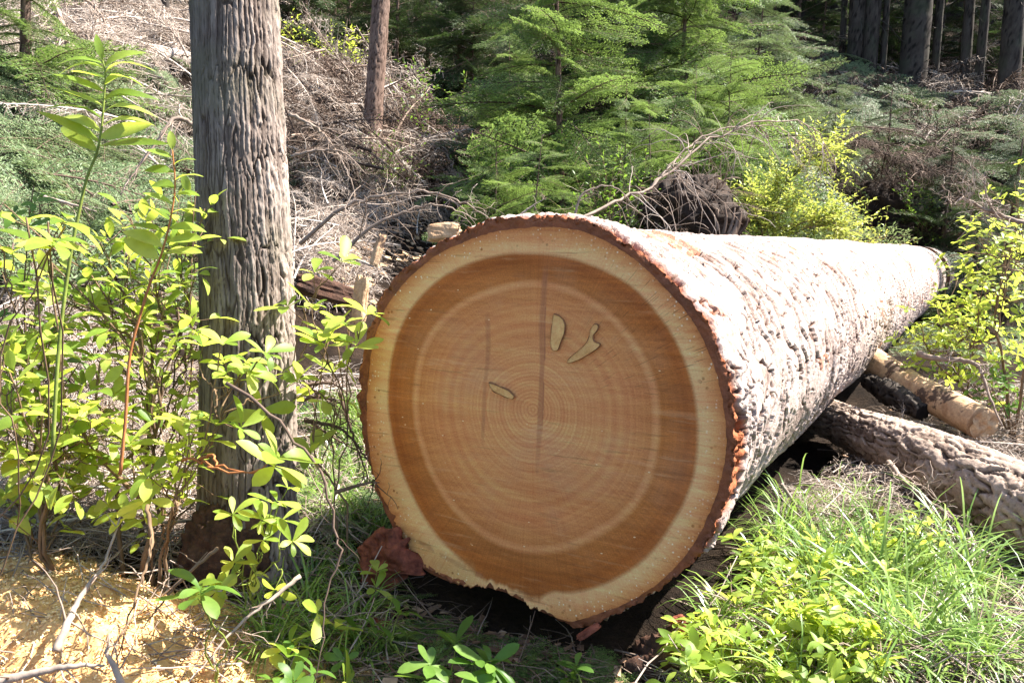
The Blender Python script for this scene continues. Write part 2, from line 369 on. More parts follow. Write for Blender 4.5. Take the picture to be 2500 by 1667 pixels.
# ------------------------------------------------------------------ the felled log
E1 = unit(np.cross(AX, [0, 0, 1.0])); E2 = np.cross(E1, AX)          # right and up in the plane of the sawn end
def on_face(X, Y):
    r = orig(X, Y); k = np.dot(FC - EYE, AX) / np.dot(r, AX); p = EYE + r * k - FC
    return np.array([np.dot(p, E1), np.dot(p, E2)])
WOOD = [(1339,555),(1416,564),(1479,589),(1552,636),(1615,696),(1671,755),(1713,823),(1747,904),(1766,989),(1775,1074),(1772,1110),(1759,1170),(1731,1255),(1689,1332),(1629,1404),(1544,1464),(1459,1498),(1391,1517),(1362,1508),(1332,1496),(1281,1466),(1234,1442),(1183,1427),(1132,1425),(1093,1415),(1051,1395),(1017,1370),(996,1336),(980,1300),(962,1268),(936,1221),(913,1162),(900,1085),(896,1032),(896,968),(901,904),(912,832),(931,772),(956,730),(999,679),(1054,632),(1122,596),(1190,572),(1275,557)]
BARK = [(1318,528),(1403,533),(1488,568),(1552,612),(1615,664),(1679,728),(1729,793),(1768,883),(1790,968),(1797,1053),(1793,1106),(1780,1191),(1752,1276),(1699,1362),(1623,1430),(1523,1491),(1417,1534),(1380,1523),(1332,1500),(1281,1471),(1234,1447),(1183,1432),(1132,1430),(1093,1420),(1048,1400),(1010,1374),(985,1342),(964,1306),(950,1272),(930,1236),(908,1163),(885,1074),(875,998),(878,904),(884,853),(905,781),(930,721),(965,679),(1025,628),(1084,588),(1152,554),(1222,532)]
HEART = [(1297,620),(1373,628),(1445,649),(1530,691),(1594,751),(1645,823),(1679,904),(1696,968),(1704,1043),(1700,1128),(1676,1213),(1634,1289),(1587,1353),(1532,1396),(1459,1432),(1387,1449),(1310,1436),(1204,1404),(1140,1374),(1089,1332),(1042,1272),(1004,1204),(970,1119),(953,1034),(946,989),(948,925),(961,853),(986,781),(1029,721),(1088,670),(1156,640),(1224,623)]
RING = [(1309,689),(1245,698),(1173,721),(1105,759),(1058,806),(1029,861),(1016,925),(1013,1000),(1022,1061),(1030,1085),(1055,1157),(1098,1230),(1161,1289),(1225,1327),(1302,1344),(1374,1336),(1459,1298),(1531,1251),(1574,1191),(1600,1106),(1604,1021),(1599,947),(1573,883),(1530,815),(1467,751),(1394,708)]
PITH = on_face(1301, 1000)
def polar(poly, th, c):
    q = np.array([on_face(*p) for p in poly]) - c
    a = np.arctan2(q[:, 1], q[:, 0]); r = np.hypot(q[:, 0], q[:, 1]); o = np.argsort(a); a = a[o]; r = r[o]
    return np.interp(th, np.concatenate([a - 2 * pi, a, a + 2 * pi]), np.tile(r, 3))
def smooth_c(r, k):
    ker = np.hanning(k + 2)[1:-1]; ker /= ker.sum(); n = len(r)
    return np.convolve(np.tile(r, 3), ker, 'same')[n:2 * n]
def face_pt(ab, dz=0.0):
    ab = np.asarray(ab, float)
    return FC + ab[..., 0:1] * E1 + ab[..., 1:2] * E2 - AX * (np.asarray(dz)[..., None] if np.ndim(dz) else dz)
def seg_dist(p, poly):
    d = np.full(p.shape[:-1], 9.0); pr = np.zeros(p.shape[:-1])
    for k in range(len(poly) - 1):
        a = poly[k]; b = poly[k + 1]; ab = b - a; u = np.clip(((p - a) @ ab) / (ab @ ab), 0, 1)
        dd = np.linalg.norm(p - a - u[..., None] * ab, axis=-1); m = dd < d; d = np.where(m, dd, d); pr = np.where(m, (k + u) / (len(poly) - 1), pr)
    return d, pr

def face_mat():
    m, t, b = new_mat("sawn_end_grain"); f = attr(t, "f"); st = attr(t, "streak"); torn = attr(t, "torn"); px = attr(t, "fx"); py = attr(t, "fy")
    cx = nd(t, "ShaderNodeCombineXYZ"); t.links.new(px, cx.inputs[0]); t.links.new(py, cx.inputs[1]); vec = cx.outputs[0]
    nw = noise(t, 5, 4, 0.6, vec)
    fw = math_(t, 'ADD', f, math_(t, 'MULTIPLY', math_(t, 'SUBTRACT', nw, 0.5), 0.018))
    base = ramp(t, fw, [(0.0, (0.76, 0.355, 0.138)), (0.25, (0.75, 0.342, 0.130)), (0.50, (0.72, 0.300, 0.105)), (0.600, (0.63, 0.235, 0.074)), (0.615, (0.74, 0.325, 0.122)), (0.628, (0.73, 0.315, 0.115)),
                        (0.655, (0.54, 0.185, 0.045)), (0.79, (0.44, 0.125, 0.024)), (0.822, (0.47, 0.14, 0.030)), (0.848, (0.86, 0.50, 0.215)), (0.89, (0.86, 0.49, 0.205)), (0.94, (0.78, 0.37, 0.135)), (1.0, (0.62, 0.22, 0.065))])
    # annual rings: sine of the radius field, jittered by noise along the radius only
    ph = nd(t, "ShaderNodeCombineXYZ"); t.links.new(math_(t, 'MULTIPLY', f, 46.0), ph.inputs[0])
    rn = nd(t, "ShaderNodeTexNoise", noise_dimensions='1D'); rn.inputs["Scale"].default_value = 1.0; rn.inputs["Detail"].default_value = 3
    t.links.new(math_(t, 'MULTIPLY', f, 34.0), rn.inputs["W"])
    wide = ramp(t, rn.outputs["Fac"], [(0.36, (0.34, 0.32, 0.30)), (0.52, (0.5, 0.5, 0.5)), (0.66, (0.62, 0.62, 0.61))])
    inheart = ramp(t, f, [(0.0, (1, 1, 1)), (0.60, (0.7, 0.7, 0.7)), (0.80, (0.35, 0.35, 0.35)), (0.85, (0.12, 0.12, 0.12))])
    c = mixc(t, math_(t, 'MULTIPLY', inheart, 0.42), base, wide, 'OVERLAY')
    s1 = math_(t, 'SINE', math_(t, 'MULTIPLY', math_(t, 'ADD', f, math_(t, 'MULTIPLY', nw, 0.006)), 360.0))
    fine = ramp(t, math_(t, 'MULTIPLY_ADD', s1, 0.5, 0.5), [(0.0, (0.34, 0.32, 0.30)), (0.6, (0.56, 0.55, 0.54)), (1.0, (0.62, 0.62, 0.60))])
    near = ramp(t, f, [(0.0, (1, 1, 1)), (0.22, (0.7, 0.7, 0.7)), (0.36, (0.2, 0.2, 0.2)), (0.52, (0.0, 0.0, 0.0))])
    c = mixc(t, math_(t, 'MULTIPLY', near, 0.50), c, fine, 'OVERLAY')
    # saw marks: fine streaks across the face, a little tilted
    saw = noise(t, 1, 5, 0.75, vec, (4.0, 95.0, 1, 0, 0, radians(7)))
    saw2 = noise(t, 1, 4, 0.7, vec, (2.2, 17.0, 1, 0, 0, radians(-14)))
    c = mixc(t, math_(t, 'MULTIPLY_ADD', ramp(t, noise(t, 3.5, 3, 0.6, vec), [(0.35, (0, 0, 0)), (0.65, (1, 1, 1))]), 0.50, 0.10), c, ramp(t, saw, [(0.30, (0.27, 0.25, 0.23)), (0.70, (0.70, 0.70, 0.68))]), 'OVERLAY')
    c = mixc(t, 0.40, c, ramp(t, saw2, [(0.30, (0.30, 0.28, 0.26)), (0.70, (0.70, 0.70, 0.68))]), 'OVERLAY')
    fib = noise(t, 260, 3, 0.7, vec); c = mixc(t, 0.60, c, ramp(t, fib, [(0.3, (0.32, 0.31, 0.3)), (0.7, (0.66, 0.66, 0.66))]), 'OVERLAY')
    # grey-pink fuzzy patches where the cut wood furred
    fuz = ramp(t, noise(t, 4.0, 4, 0.6, vec), [(0.50, (0, 0, 0)), (0.72, (1, 1, 1))])
    c = mixc(t, math_(t, 'MULTIPLY', math_(t, 'MULTIPLY', fuz, inheart), 0.38), c, (0.56, 0.34, 0.20))
    c = mixc(t, math_(t, 'MULTIPLY', st, 0.62), c, mixc(t, saw, (0.28, 0.075, 0.030), (0.56, 0.23, 0.11)))
    c = mixc(t, torn, c, mixc(t, fib, (0.62, 0.29, 0.095), (0.88, 0.53, 0.22)))
    pv = nd(t, "ShaderNodeVectorMath", operation='SUBTRACT'); t.links.new(vec, pv.inputs[0]); pv.inputs[1].default_value = (PITH[0], PITH[1], 0)
    pn = nd(t, "ShaderNodeVectorMath", operation='NORMALIZE'); t.links.new(pv.outputs[0], pn.inputs[0])
    ry = nd(t, "ShaderNodeVectorMath", operation='MULTIPLY_ADD'); t.links.new(pn.outputs[0], ry.inputs[0]); ry.inputs[1].default_value = (75, 75, 75); t.links.new(pv.outputs[0], ry.inputs[2])
    rays = noise(t, 1, 3, 0.6, ry.outputs[0]); c = mixc(t, 0.22, c, ramp(t, rays, [(0.34, (0.28, 0.25, 0.22)), (0.5, (0.5, 0.5, 0.5)), (0.68, (0.66, 0.66, 0.65))]), 'OVERLAY')
    blot = noise(t, 2.6, 5, 0.7, vec, (1, 2.2, 1, 0, 0, radians(-12))); c = mixc(t, 0.5, c, ramp(t, blot, [(0.30, (0.36, 0.32, 0.29)), (0.5, (0.5, 0.5, 0.5)), (0.70, (0.60, 0.60, 0.59))]), 'OVERLAY')
    scm = ramp(t, noise(t, 4.5, 3, 0.6, vec, (1, 1.6, 1)), [(0.42, (0, 0, 0)), (0.60, (1, 1, 1))])
    scr = noise(t, 1, 3, 0.55, vec, (5.5, 70.0, 1, 0, 0, radians(-9)))
    c = mixc(t, math_(t, 'MULTIPLY', math_(t, 'MULTIPLY', scm, ramp(t, scr, [(0.60, (0, 0, 0)), (0.66, (1, 1, 1))])), 0.45), c, (0.26, 0.09, 0.03))
    c = mixc(t, math_(t, 'MULTIPLY', math_(t, 'MULTIPLY', scm, ramp(t, scr, [(0.36, (1, 1, 1)), (0.42, (0, 0, 0))])), 0.20), c, (0.84, 0.52, 0.27))
    sf = nd(t, "ShaderNodeTexVoronoi"); sf.inputs["Scale"].default_value = 34; mpf = nd(t, "ShaderNodeMapping"); mpf.inputs["Scale"].default_value = (1.0, 2.2, 1); mpf.inputs["Rotation"].default_value = (0, 0, 0.7); t.links.new(vec, mpf.inputs[0]); t.links.new(mpf.outputs[0], sf.inputs["Vector"])
    sfs = nd(t, "ShaderNodeSeparateColor"); t.links.new(sf.outputs["Color"], sfs.inputs[0])
    c = mixc(t, math_(t, 'MULTIPLY', math_(t, 'LESS_THAN', sf.outputs["Distance"], 0.10), math_(t, 'GREATER_THAN', sfs.outputs[1], 0.90)), c, (0.90, 0.66, 0.36))
    speck = noise(t, 420, 2, 0.6, vec); c = mixc(t, math_(t, 'MULTIPLY', ramp(t, speck, [(0.66, (0, 0, 0)), (0.74, (1, 1, 1))]), 0.5), c, (0.20, 0.07, 0.025))
    # fine drying checks, upper right
    cv_ = nd(t, "ShaderNodeVectorMath", operation='MULTIPLY_ADD'); t.links.new(pn.outputs[0], cv_.inputs[0]); cv_.inputs[1].default_value = (110, 110, 110)
    sc_ = nd(t, "ShaderNodeVectorMath", operation='SCALE'); t.links.new(pv.outputs[0], sc_.inputs[0]); sc_.inputs["Scale"].default_value = 14.0; t.links.new(sc_.outputs[0], cv_.inputs[2])
    ckm = math_(t, 'MULTIPLY', attr(t, "check"), ramp(t, noise(t, 1, 2, 0.5, cv_.outputs[0]), [(0.63, (0, 0, 0)), (0.68, (1, 1, 1))]))
    c = mixc(t, math_(t, 'MULTIPLY', ckm, 0.7), c, (0.10, 0.04, 0.015))
    # sapwood: freckles, and resin beads with sparkle painted in as pale dots
    sap = ramp(t, fw, [(0.855, (0, 0, 0)), (0.90, (1, 1, 1))])
    fr = nd(t, "ShaderNodeTexVoronoi"); fr.inputs["Scale"].default_value = 54; t.links.new(vec, fr.inputs["Vector"])
    frm = math_(t, 'MULTIPLY', ramp(t, fr.outputs["Distance"], [(0.14, (1, 1, 1)), (0.26, (0, 0, 0))]), ramp(t, noise(t, 9, 3, 0.6, vec), [(0.48, (0, 0, 0)), (0.62, (1, 1, 1))]))
    c = mixc(t, math_(t, 'MULTIPLY', math_(t, 'MULTIPLY', frm, sap), 0.85), c, (0.36, 0.10, 0.022))
    ds = nd(t, "ShaderNodeTexVoronoi"); ds.inputs["Scale"].default_value = 105; t.links.new(vec, ds.inputs["Vector"])
    sep = nd(t, "ShaderNodeSeparateColor"); t.links.new(ds.outputs["Color"], sep.inputs[0])
    dot = math_(t, 'MULTIPLY', math_(t, 'LESS_THAN', ds.outputs["Distance"], 0.23), math_(t, 'GREATER_THAN', sep.outputs[0], 0.52))
    dotm = math_(t, 'MULTIPLY', math_(t, 'MULTIPLY', dot, sap), ramp(t, noise(t, 5, 2, 0.5, vec), [(0.40, (0.15, 0.15, 0.15)), (0.58, (1, 1, 1))]))
    c = mixc(t, math_(t, 'MULTIPLY', dotm, 0.85), c, (0.95, 0.85, 0.58))
    t.links.new(c, b.inputs["Base Color"]); b.inputs["Roughness"].default_value = 0.62; b.inputs["Specular IOR Level"].default_value = 0.25
    bump(t, b, math_(t, 'ADD', math_(t, 'MULTIPLY', saw, 0.7), math_(t, 'ADD', math_(t, 'MULTIPLY', fib, 0.4), math_(t, 'MULTIPLY', dotm, 0.8))), 0.35, 0.004)
    return m
M_FACE = face_mat()

LOGLEN = 11.3; R0 = 0.485; R1 = 0.415
def build_log():
    root = thing("felled_log", FC + AX * 0.4 - np.array([0, 0, 0.5]), "huge freshly sawn log with ringed orange end grain facing the viewer", "log")
    nth = 760; th = np.arange(nth) * 2 * pi / nth - pi
    r3 = smooth_c(polar(WOOD, th, PITH), 9); r2 = smooth_c(polar(HEART, th, PITH), 25); r1 = smooth_c(polar(RING, th, PITH), 35)
    ca, sa = np.cos(th), np.sin(th)
    jag = (fbm(np.stack([ca * 30, sa * 30, 0 * ca], -1), 4, 4) - 0.5)
    notch = sstep(-2.62, -2.45, th) * (1 - sstep(-1.50, -1.40, th))     # the bark-less torn part at the bottom left
    r3 = r3 + jag * (0.005 + 0.030 * notch) + notch * 0.012 * (vnoise(np.stack([th * 160, 0 * th, 0 * th], -1), 6) - 0.5)
    fk = np.linspace(0, 1, 230); fr = np.array([0.0, 0.628, 0.835, 1.0])
    RR = np.stack([np.zeros(nth), r1, np.maximum(r2, r1 + 0.02), np.maximum(r3, r2 + 0.006)], 0)
    r = np.stack([np.interp(fk, fr, RR[:, k]) for k in range(nth)], 1)   # (nr, nth)
    ab = np.stack([PITH[0] + r * ca, PITH[1] + r * sa], -1)
    A = lambda pts: np.array([on_face(850 + x * .4253, 500 + y * .4253) for x, y in pts])
    st1 = A([(1137, 330), (1125, 500), (1112, 700), (1115, 900), (1108, 1100), (1095, 1350), (1085, 1530)]); st2 = A([(797, 590), (806, 800), (788, 1000), (781, 1200), (770, 1410)])
    d1, u1 = seg_dist(ab, st1); d2, u2 = seg_dist(ab, st2)
    nz = vnoise(np.stack([ab[..., 0] * 60, ab[..., 1] * 9, 0 * ab[..., 0]], -1), 12)
    w1 = (0.0105 - 0.005 * u1) * (0.7 + 0.6 * nz); streak = sstep(1.25, 0.5, d1 / w1) * (0.35 + 0.65 * sstep(1.0, .75, u1)) * sstep(0, .08, u1)
    w2 = (0.009 - 0.003 * u2) * (0.5 + 0.9 * nz); streak = np.maximum(streak, 0.75 * sstep(1.3, 0.4, d2 / w2) * sstep(0, .1, u2) * sstep(1, .85, u2))
    dl, ul = seg_dist(ab, A([(1142, 420), (1128, 700), (1128, 900), (1118, 1150), (1106, 1400)])); streak = np.maximum(streak, 1.4 * sstep(.0030, .0012, dl) * (nz > .35) * sstep(0, .1, ul) * sstep(1, .8, ul))
    edge = A([(-30, 1900), (100, 2010), (250, 2110), (420, 2190), (560, 2230)])
    Tl = np.array([on_face(800 + x * .4253, 1000 + y * .4253) for x, y in [(440, 720), (560, 780), (640, 830), (760, 890), (880, 950)]])
    dt, ut = seg_dist(ab, Tl)
    tornzone = np.array([on_face(*p) for p in [(985, 1330), (1050, 1392), (1120, 1420)]]); dz_, uz = seg_dist(ab, tornzone)
    torn = 0.7 * sstep(0.085, 0.01, dz_ + 0.03 * (nz - .5))
    streak = np.maximum(streak, 0.8 * sstep(0.010, 0.003, dt) * (nz > 0.45))
    ckc = on_face(1600, 830); check = sstep(0.24, 0.08, np.linalg.norm(ab - ckc, axis=-1))
    dz = (fbm(np.stack([ab[..., 0] * 4, ab[..., 1] * 14, 0 * ab[..., 0]], -1), 21, 4) - 0.5) * 0.006 - torn * 0.004 * (1 + nz)
    V = face_pt(ab, dz)
    nr = len(fk); i = np.arange(nr - 1)[:, None] * nth; j = np.arange(nth)[None]; j2 = (j + 1) % nth
    q = np.stack([i + j, i + nth + j, i + nth + j2, i + j2], -1).reshape(-1, 4)
    mb = MB(); Z = np.zeros((nr, nth)); ntc = sstep(-2.10, -1.82, th) * (1 - sstep(-1.52, -1.40, th)); Zf = Z + fk[:, None]; Zf = np.where(Zf > .78, .78 + (Zf - .78) * (1 - .62 * ntc[None]), Zf)
    mb.add(V.reshape(-1, 3), q, f=Zf.ravel(), streak=streak.ravel(), torn=torn.ravel(), check=check.ravel(), fx=ab[..., 0].ravel(), fy=ab[..., 1].ravel())
    tag(mb.build("sawn_face", M_FACE, root), "orange-brown sawn end with pale sapwood rim and growth rings")

    # --- bark: front rim + long tapering body
    ro = smooth_c(polar(BARK, th, PITH), 7)
    ro = np.maximum(ro + jag * 0.022 * (1 - notch), r3 + 0.004)
    rimk = np.linspace(0, 1, 14)
    tbody = np.concatenate([[0.004, 0.010, 0.018], 0.018 + np.cumsum(np.geomspace(0.005, 0.026, 960))]); tbody = tbody / tbody[-1] * LOGLEN
    circ = np.interp(tbody, [0, LOGLEN], [R0, R1])
    c0 = np.array([0.5 * (on_face(1318, 528) + on_face(1417, 1532))[0] + 0.0, 0.5 * (on_face(1318, 528) + on_face(1417, 1532))[1]])
    c0 = np.array([0.5 * (on_face(875, 998)[0] + on_face(1797, 1053)[0]), c0[1]])
    # circle seen from the pith as centre
    oc = c0 - PITH; bq = ca * oc[0] + sa * oc[1]
    bl = sstep(0.0, 0.45, tbody)
    rows = []; deps = []; fresh = []
    for k in rimk:                                                      # rim from wood edge outward, slightly ragged in depth
        rr = r3 + (ro - r3) * k; a2 = np.stack([PITH[0] + rr * ca, PITH[1] + rr * sa], -1)
        rough = (fbm(np.stack([a2[:, 0] * 55, a2[:, 1] * 55, 0 * rr + 3], -1), 8, 4) - 0.5) * 0.020 * (1 - notch) * (0.2 + k)
        rows.append(face_pt(a2, -0.004 * k + rough)); deps.append(np.full(nth, 0.10) + 0.12 * vnoise(np.stack([a2[:, 0] * 120, a2[:, 1] * 120, 0 * rr], -1), 2)); fresh.append(0.45 * vnoise(np.stack([a2[:, 0] * 40, a2[:, 1] * 40, 0 * rr], -1), 15) + 0.5)
    for t, rc, bb in zip(tbody, circ, bl):
        disc = np.sqrt(np.maximum(rc ** 2 - (oc @ oc) + bq ** 2, 1e-6)); rcirc = bq + disc
        rr = ro * (1 - bb) + rcirc * bb
        a2 = np.stack([PITH[0] + rr * ca, PITH[1] + rr * sa], -1)
        rows.append(face_pt(a2, -t)); deps.append(None); fresh.append(None)
    V = np.array(rows); nb = len(tbody); P = V[-nb:]
    nc = 24
    U = np.broadcast_to((th[None] + pi) / (2 * pi) * nc, (nb, nth)); Vv = np.broadcast_to(tbody[:, None], (nb, nth))
    h, rid = bark_disp(U, Vv, P, 77, 0.09, 0.17, nc, 'plate')
    saw_ = Vv / 0.105 + 3.4 * fbm(P * np.array([5.0, 5.0, 5.0]), 121, 4) + 0.5 * rid
    tooth = 1 - (saw_ - np.floor(saw_)); tm_ = sstep(0.40, 0.54, fbm(P * 6.5, 131, 3)); h = h + tm_ * (0.45 * (tooth ** 3 - 0.2) - 1.6 * np.exp(-(tooth / .12) ** 2))
    amp = 0.0145 * sstep(0.0, 0.05, tbody)[:, None] * (1 - 0.9 * notch[None] * (1 - bl[:, None]))
    cen = FC + face_pt(c0[None] * 0 + c0)[None] * 0
    D = unit(P - (FC + E1 * c0[0] + E2 * c0[1] + AX[None, None] * tbody[:, None, None]))
    lum = (fbm(P * 1.3, 41, 3) - 0.5) * 0.05 * sstep(0.1, 0.6, tbody)[:, None]
    # broken-off bark next to the saw cut: orange inner bark shows in ragged patches, mostly on the right side
    side = sstep(-1.15, -0.7, th) * (1 - sstep(-0.05, 0.35, th)) + 0.25 * sstep(.6, .9, th) * (1 - sstep(1.5, 1.8, th))
    reach = (0.022 + 0.24 * side * vnoise(np.stack([th * 7, 0 * th, 0 * th], -1), 33))
    fr = sstep(1.0, 0.75, tbody[:, None] / reach[None] + (fbm(P * 16, 19, 3) - 0.5) * 1.6)
    fr2 = sstep(0.80, 0.84, rid) * sstep(0.45, 0.7, vnoise(P * 4, 44))
    freshb = np.maximum(fr, fr2 * 0.8)
    V[-nb:] = P + D * (h * amp + lum - fr * 0.016 * (0.4 + vnoise(P * 50, 3)))[..., None]
    ridb = np.concatenate([np.full((len(V) - nb, nth), .45), rid], 0)
    dep = np.concatenate([np.array(deps[:-nb]), np.clip(0.36 + 0.55 * h, 0, 1)], 0)
    fre = np.concatenate([np.array(fresh[:-nb]), freshb], 0)
    n = len(V); i = np.arange(n - 1)[:, None] * nth
    q = np.stack([i + j, i + nth + j, i + nth + j2, i + j2], -1).reshape(-1, 4)
    mb = MB(); mb.add(V.reshape(-1, 3), q, depth=dep.ravel(), fresh=fre.ravel(), rid=ridb.ravel())
    mb.add(np.vstack([V[-1], FC + E1 * c0[0] + E2 * c0[1] + AX * (LOGLEN + 0.01)]), None, [(k, (k + 1) % nth, nth) for k in range(nth)], depth=np.full(nth + 1, 0.2), fresh=np.full(nth + 1, 0.6), rid=.5)
    tag(mb.build("bark", M_LOGBARK, root), "thick flaking bark, red-brown at the cut and bleached along the top")

    # --- knots set in the sawn face
    def knot(poly, lab, rim_w=0.0015):
        q = A(poly); c = q.mean(0); n = 60
        u = np.linspace(0, len(q), n, endpoint=False); Q = np.vstack([q, q[:1]])
        ring = np.array([Q[int(a)] + (Q[int(a) + 1] - Q[int(a)]) * (a - int(a)) for a in u])
        ring = np.stack([smooth_c(ring[:, 0], 5), smooth_c(ring[:, 1], 5)], -1)
        nrm = np.stack([np.roll(ring[:, 1], -1) - np.roll(ring[:, 1], 1), -(np.roll(ring[:, 0], -1) - np.roll(ring[:, 0], 1))], -1); nrm = unit(nrm)
        if np.sum(nrm * (ring - c)) < 0: nrm = -nrm
        wdt = rim_w * (0.15 + 1.5 * vnoise(np.stack([np.arange(n) * 0.22, np.zeros(n), np.zeros(n)], -1), 7))[:, None]
        import mathutils
        m1 = MB(); tri = mathutils.geometry.tessellate_polygon([[Vector((a, b, 0)) for a, b in ring]])
        m1.add(face_pt(ring, 0.0062), None, tri); ko = tag(m1.build("knot", M_KNOT, root, False), lab)
        m2 = MB(); k = np.arange(n); k2 = (k + 1) % n
        m2.add(np.vstack([face_pt(ring + nrm * wdt, 0.0046), face_pt(ring - nrm * 0.0004, 0.0078)]), np.stack([k, k2, k2 + n, k + n], -1)); m2.build("knot_rim", M_KNOTRIM, ko, False)
    knot([(1185, 625), (1215, 635), (1240, 655), (1252, 690), (1246, 740), (1225, 790), (1212, 833), (1188, 838), (1166, 812), (1172, 720), (1180, 660)], "upright tongue-shaped knot right of the pith")
    knot([(1420, 680), (1444, 690), (1436, 722), (1412, 745), (1410, 772), (1426, 790), (1456, 796), (1442, 820), (1392, 852), (1330, 890), (1256, 912), (1272, 882), (1332, 832), (1380, 788), (1392, 750), (1394, 715)], "forked hook-shaped knot at upper right")
    knot([(812, 1018), (870, 1038), (930, 1066), (962, 1098), (950, 1114), (900, 1096), (834, 1062)], "small pale slanting knot left of the pith", 0.0022)
    # --- torn slab of inner bark hanging at the lower left of the cut
    q = np.array([on_face(800 + x * .4253, 1000 + y * .4253) for x, y in [(180, 820), (225, 760), (300, 690), (370, 660), (430, 668), (470, 740), (505, 830), (545, 905), (560, 932), (480, 930), (430, 965), (400, 1000), (350, 1030), (300, 1052), (240, 1038), (208, 1015), (222, 950), (190, 900)]])
    n = 120; Q = np.vstack([q, q[:1]]); u = np.linspace(0, len(q), n, endpoint=False); ring = np.array([Q[int(a)] + (Q[int(a) + 1] - Q[int(a)]) * (a - int(a)) for a in u])
    c = ring.mean(0); ring = ring + (vnoise(np.stack([np.arange(n) * .45, np.zeros(n), np.zeros(n)], -1), 71) - .5)[:, None] * unit(ring - c) * 0.022
    ks = np.linspace(0, 1, 24); g = c + (ring - c)[None] * ks[:, None, None]
    bul = (fbm(np.stack([g[..., 0] * 14, g[..., 1] * 22, 0 * g[..., 0]], -1), 61, 4) - 0.5) * 0.085
    front = face_pt(g, 0.012 + bul + 0.03 * (1 - ks[:, None] ** 4)); back = face_pt(g, bul - 0.035 * (1 - ks[:, None] ** 3))
    mb = MB(); nr = len(ks); i = np.arange(nr - 1)[:, None] * n; j = np.arange(n)[None]; j2 = (j + 1) % n; qq = np.stack([i + j, i + n + j, i + n + j2, i + j2], -1).reshape(-1, 4)
    mb.add(front.reshape(-1, 3), qq); mb.add(back.reshape(-1, 3), qq[:, ::-1]); e = (nr - 1) * n; k = np.arange(n); k2 = (k + 1) % n; tot = nr * n
    mb.q.append(np.stack([e + k, e + tot + k, e + tot + k2, e + k2], -1))
    tag(mb.build("torn_bark_slab", M_REDBARK, root), "dark red slab of torn bark at lower left")
build_log()

def build_second_log():
    st = FC + AX * (LOGLEN - 0.03); d = unit(at(2420, 600, 22) - st); d = unit(d + np.array([-0.12, 0.0, -0.015]))
    a = st; b = a + d * 2.6
    mb = MB(); bark_tube(mb, [a, b], [0.413, 0.39], 200, spaced(2.6, 0.02), 0.08, 0.13, 0.013, 91, 'plate', lump=0.05)
    o = mb.build("log_section", M_LOGBARK); tag(o, "last short bark-covered length of trunk beyond the far end of the huge log", "log")
build_second_log()

# ------------------------------------------------------------------ standing trunks
def trunk_tree(name, label, base, top, r_pts, mat, cu=0.035, cv=0.12, amp=0.010, seed=1, nu=120, dv=0.012, mod=None, group=None, flare=1.25, fine_to=None):
    root = thing(name, base, label, "tree", group)
    base = np.asarray(base, float); top = np.asarray(top, float); L = np.linalg.norm(top - base)
    b0 = base - unit(top - base) * 0.25
    mid = base + (top - base) * 0.5 + np.array([0.03 * sin(seed), 0.02 * cos(seed), 0])
    tv = spaced(L, dv) if fine_to is None else np.concatenate([spaced(fine_to, dv), np.linspace(fine_to + .05, L, 40)])
    mb = MB(); C, R, T = bark_tube(mb, [b0, base + (top - base) * 0.12, mid, top], r_pts, nu, tv, cu, cv, amp, seed, 'ridge', mod=mod)
    mb.build("trunk", mat, root); return root, C, R
def big_tree():
    d = 2.45; base = below(562, 1300, d); base[2] -= 0.05
    def mod(h, th, tv):                                    # the left flank is worn smoother and plated flatter
        k = 0.35 + 0.65 * sstep(-0.5, 0.3, np.cos(th - 5.2))[None]
        return h * k + 0.2 * (1 - k)
    p1 = at(566, 700, d); p0 = at(536, 0, d + 0.02); top = p1 + (p0 - p1) * 4.2
    root = thing("standing_tree", base, "grey ridged bark tree trunk standing left of the sawn log", "tree")
    path = [base - np.array([0.01, 0, 0.2]), at(566, 1180, d), p1, p0, p0 + (p0 - p1) * 1.5, top]
    L = sum(np.linalg.norm(np.asarray(path[i + 1]) - path[i]) for i in range(5))
    tv = np.concatenate([spaced(2.6, 0.0042), np.linspace(2.62, L, 160)])
    mb = MB(); bark_tube(mb, path, np.interp(np.linspace(0, 1, 40) * L, [0, 0.25, 0.5, 1.1, 2.2, L], [0.185, 0.158, 0.130, 0.124, 0.117, 0.085]), 400, tv, 0.0145, 0.24, 0.0105, 5, 'ridge', mod=mod, lump=0.05)
    mb.build("trunk", M_TREEBARK, root)
    # rotten dark burr at the foot
    mb = MB(); c = at(520, 1285, d - 0.10); n = 90
    ph = np.linspace(0.02, pi - 0.02, 60); t2 = np.arange(n) * 2 * pi / n
    dirs = np.stack([np.sin(ph)[:, None] * np.cos(t2), np.sin(ph)[:, None] * np.sin(t2), np.cos(ph)[:, None] * np.ones(n)], -1)
    rr = 0.45 + 0.7 * fbm(dirs * 2.6 + 5, 13, 3) + .45 * (1 - np.abs(2 * fbm(dirs * 7, 23, 4) - 1)); Vb = c + dirs * rr[..., None] * np.array([0.10, 0.06, 0.135])
    i = np.arange(59)[:, None] * n; j = np.arange(n)[None]; j2 = (j + 1) % n
    mb.add(Vb.reshape(-1, 3), np.stack([i + j, i + n + j, i + n + j2, i + j2], -1).reshape(-1, 4)); tag(mb.build("burr", M_ROT, root), "dark rotten brown burr at the foot")
big_tree()
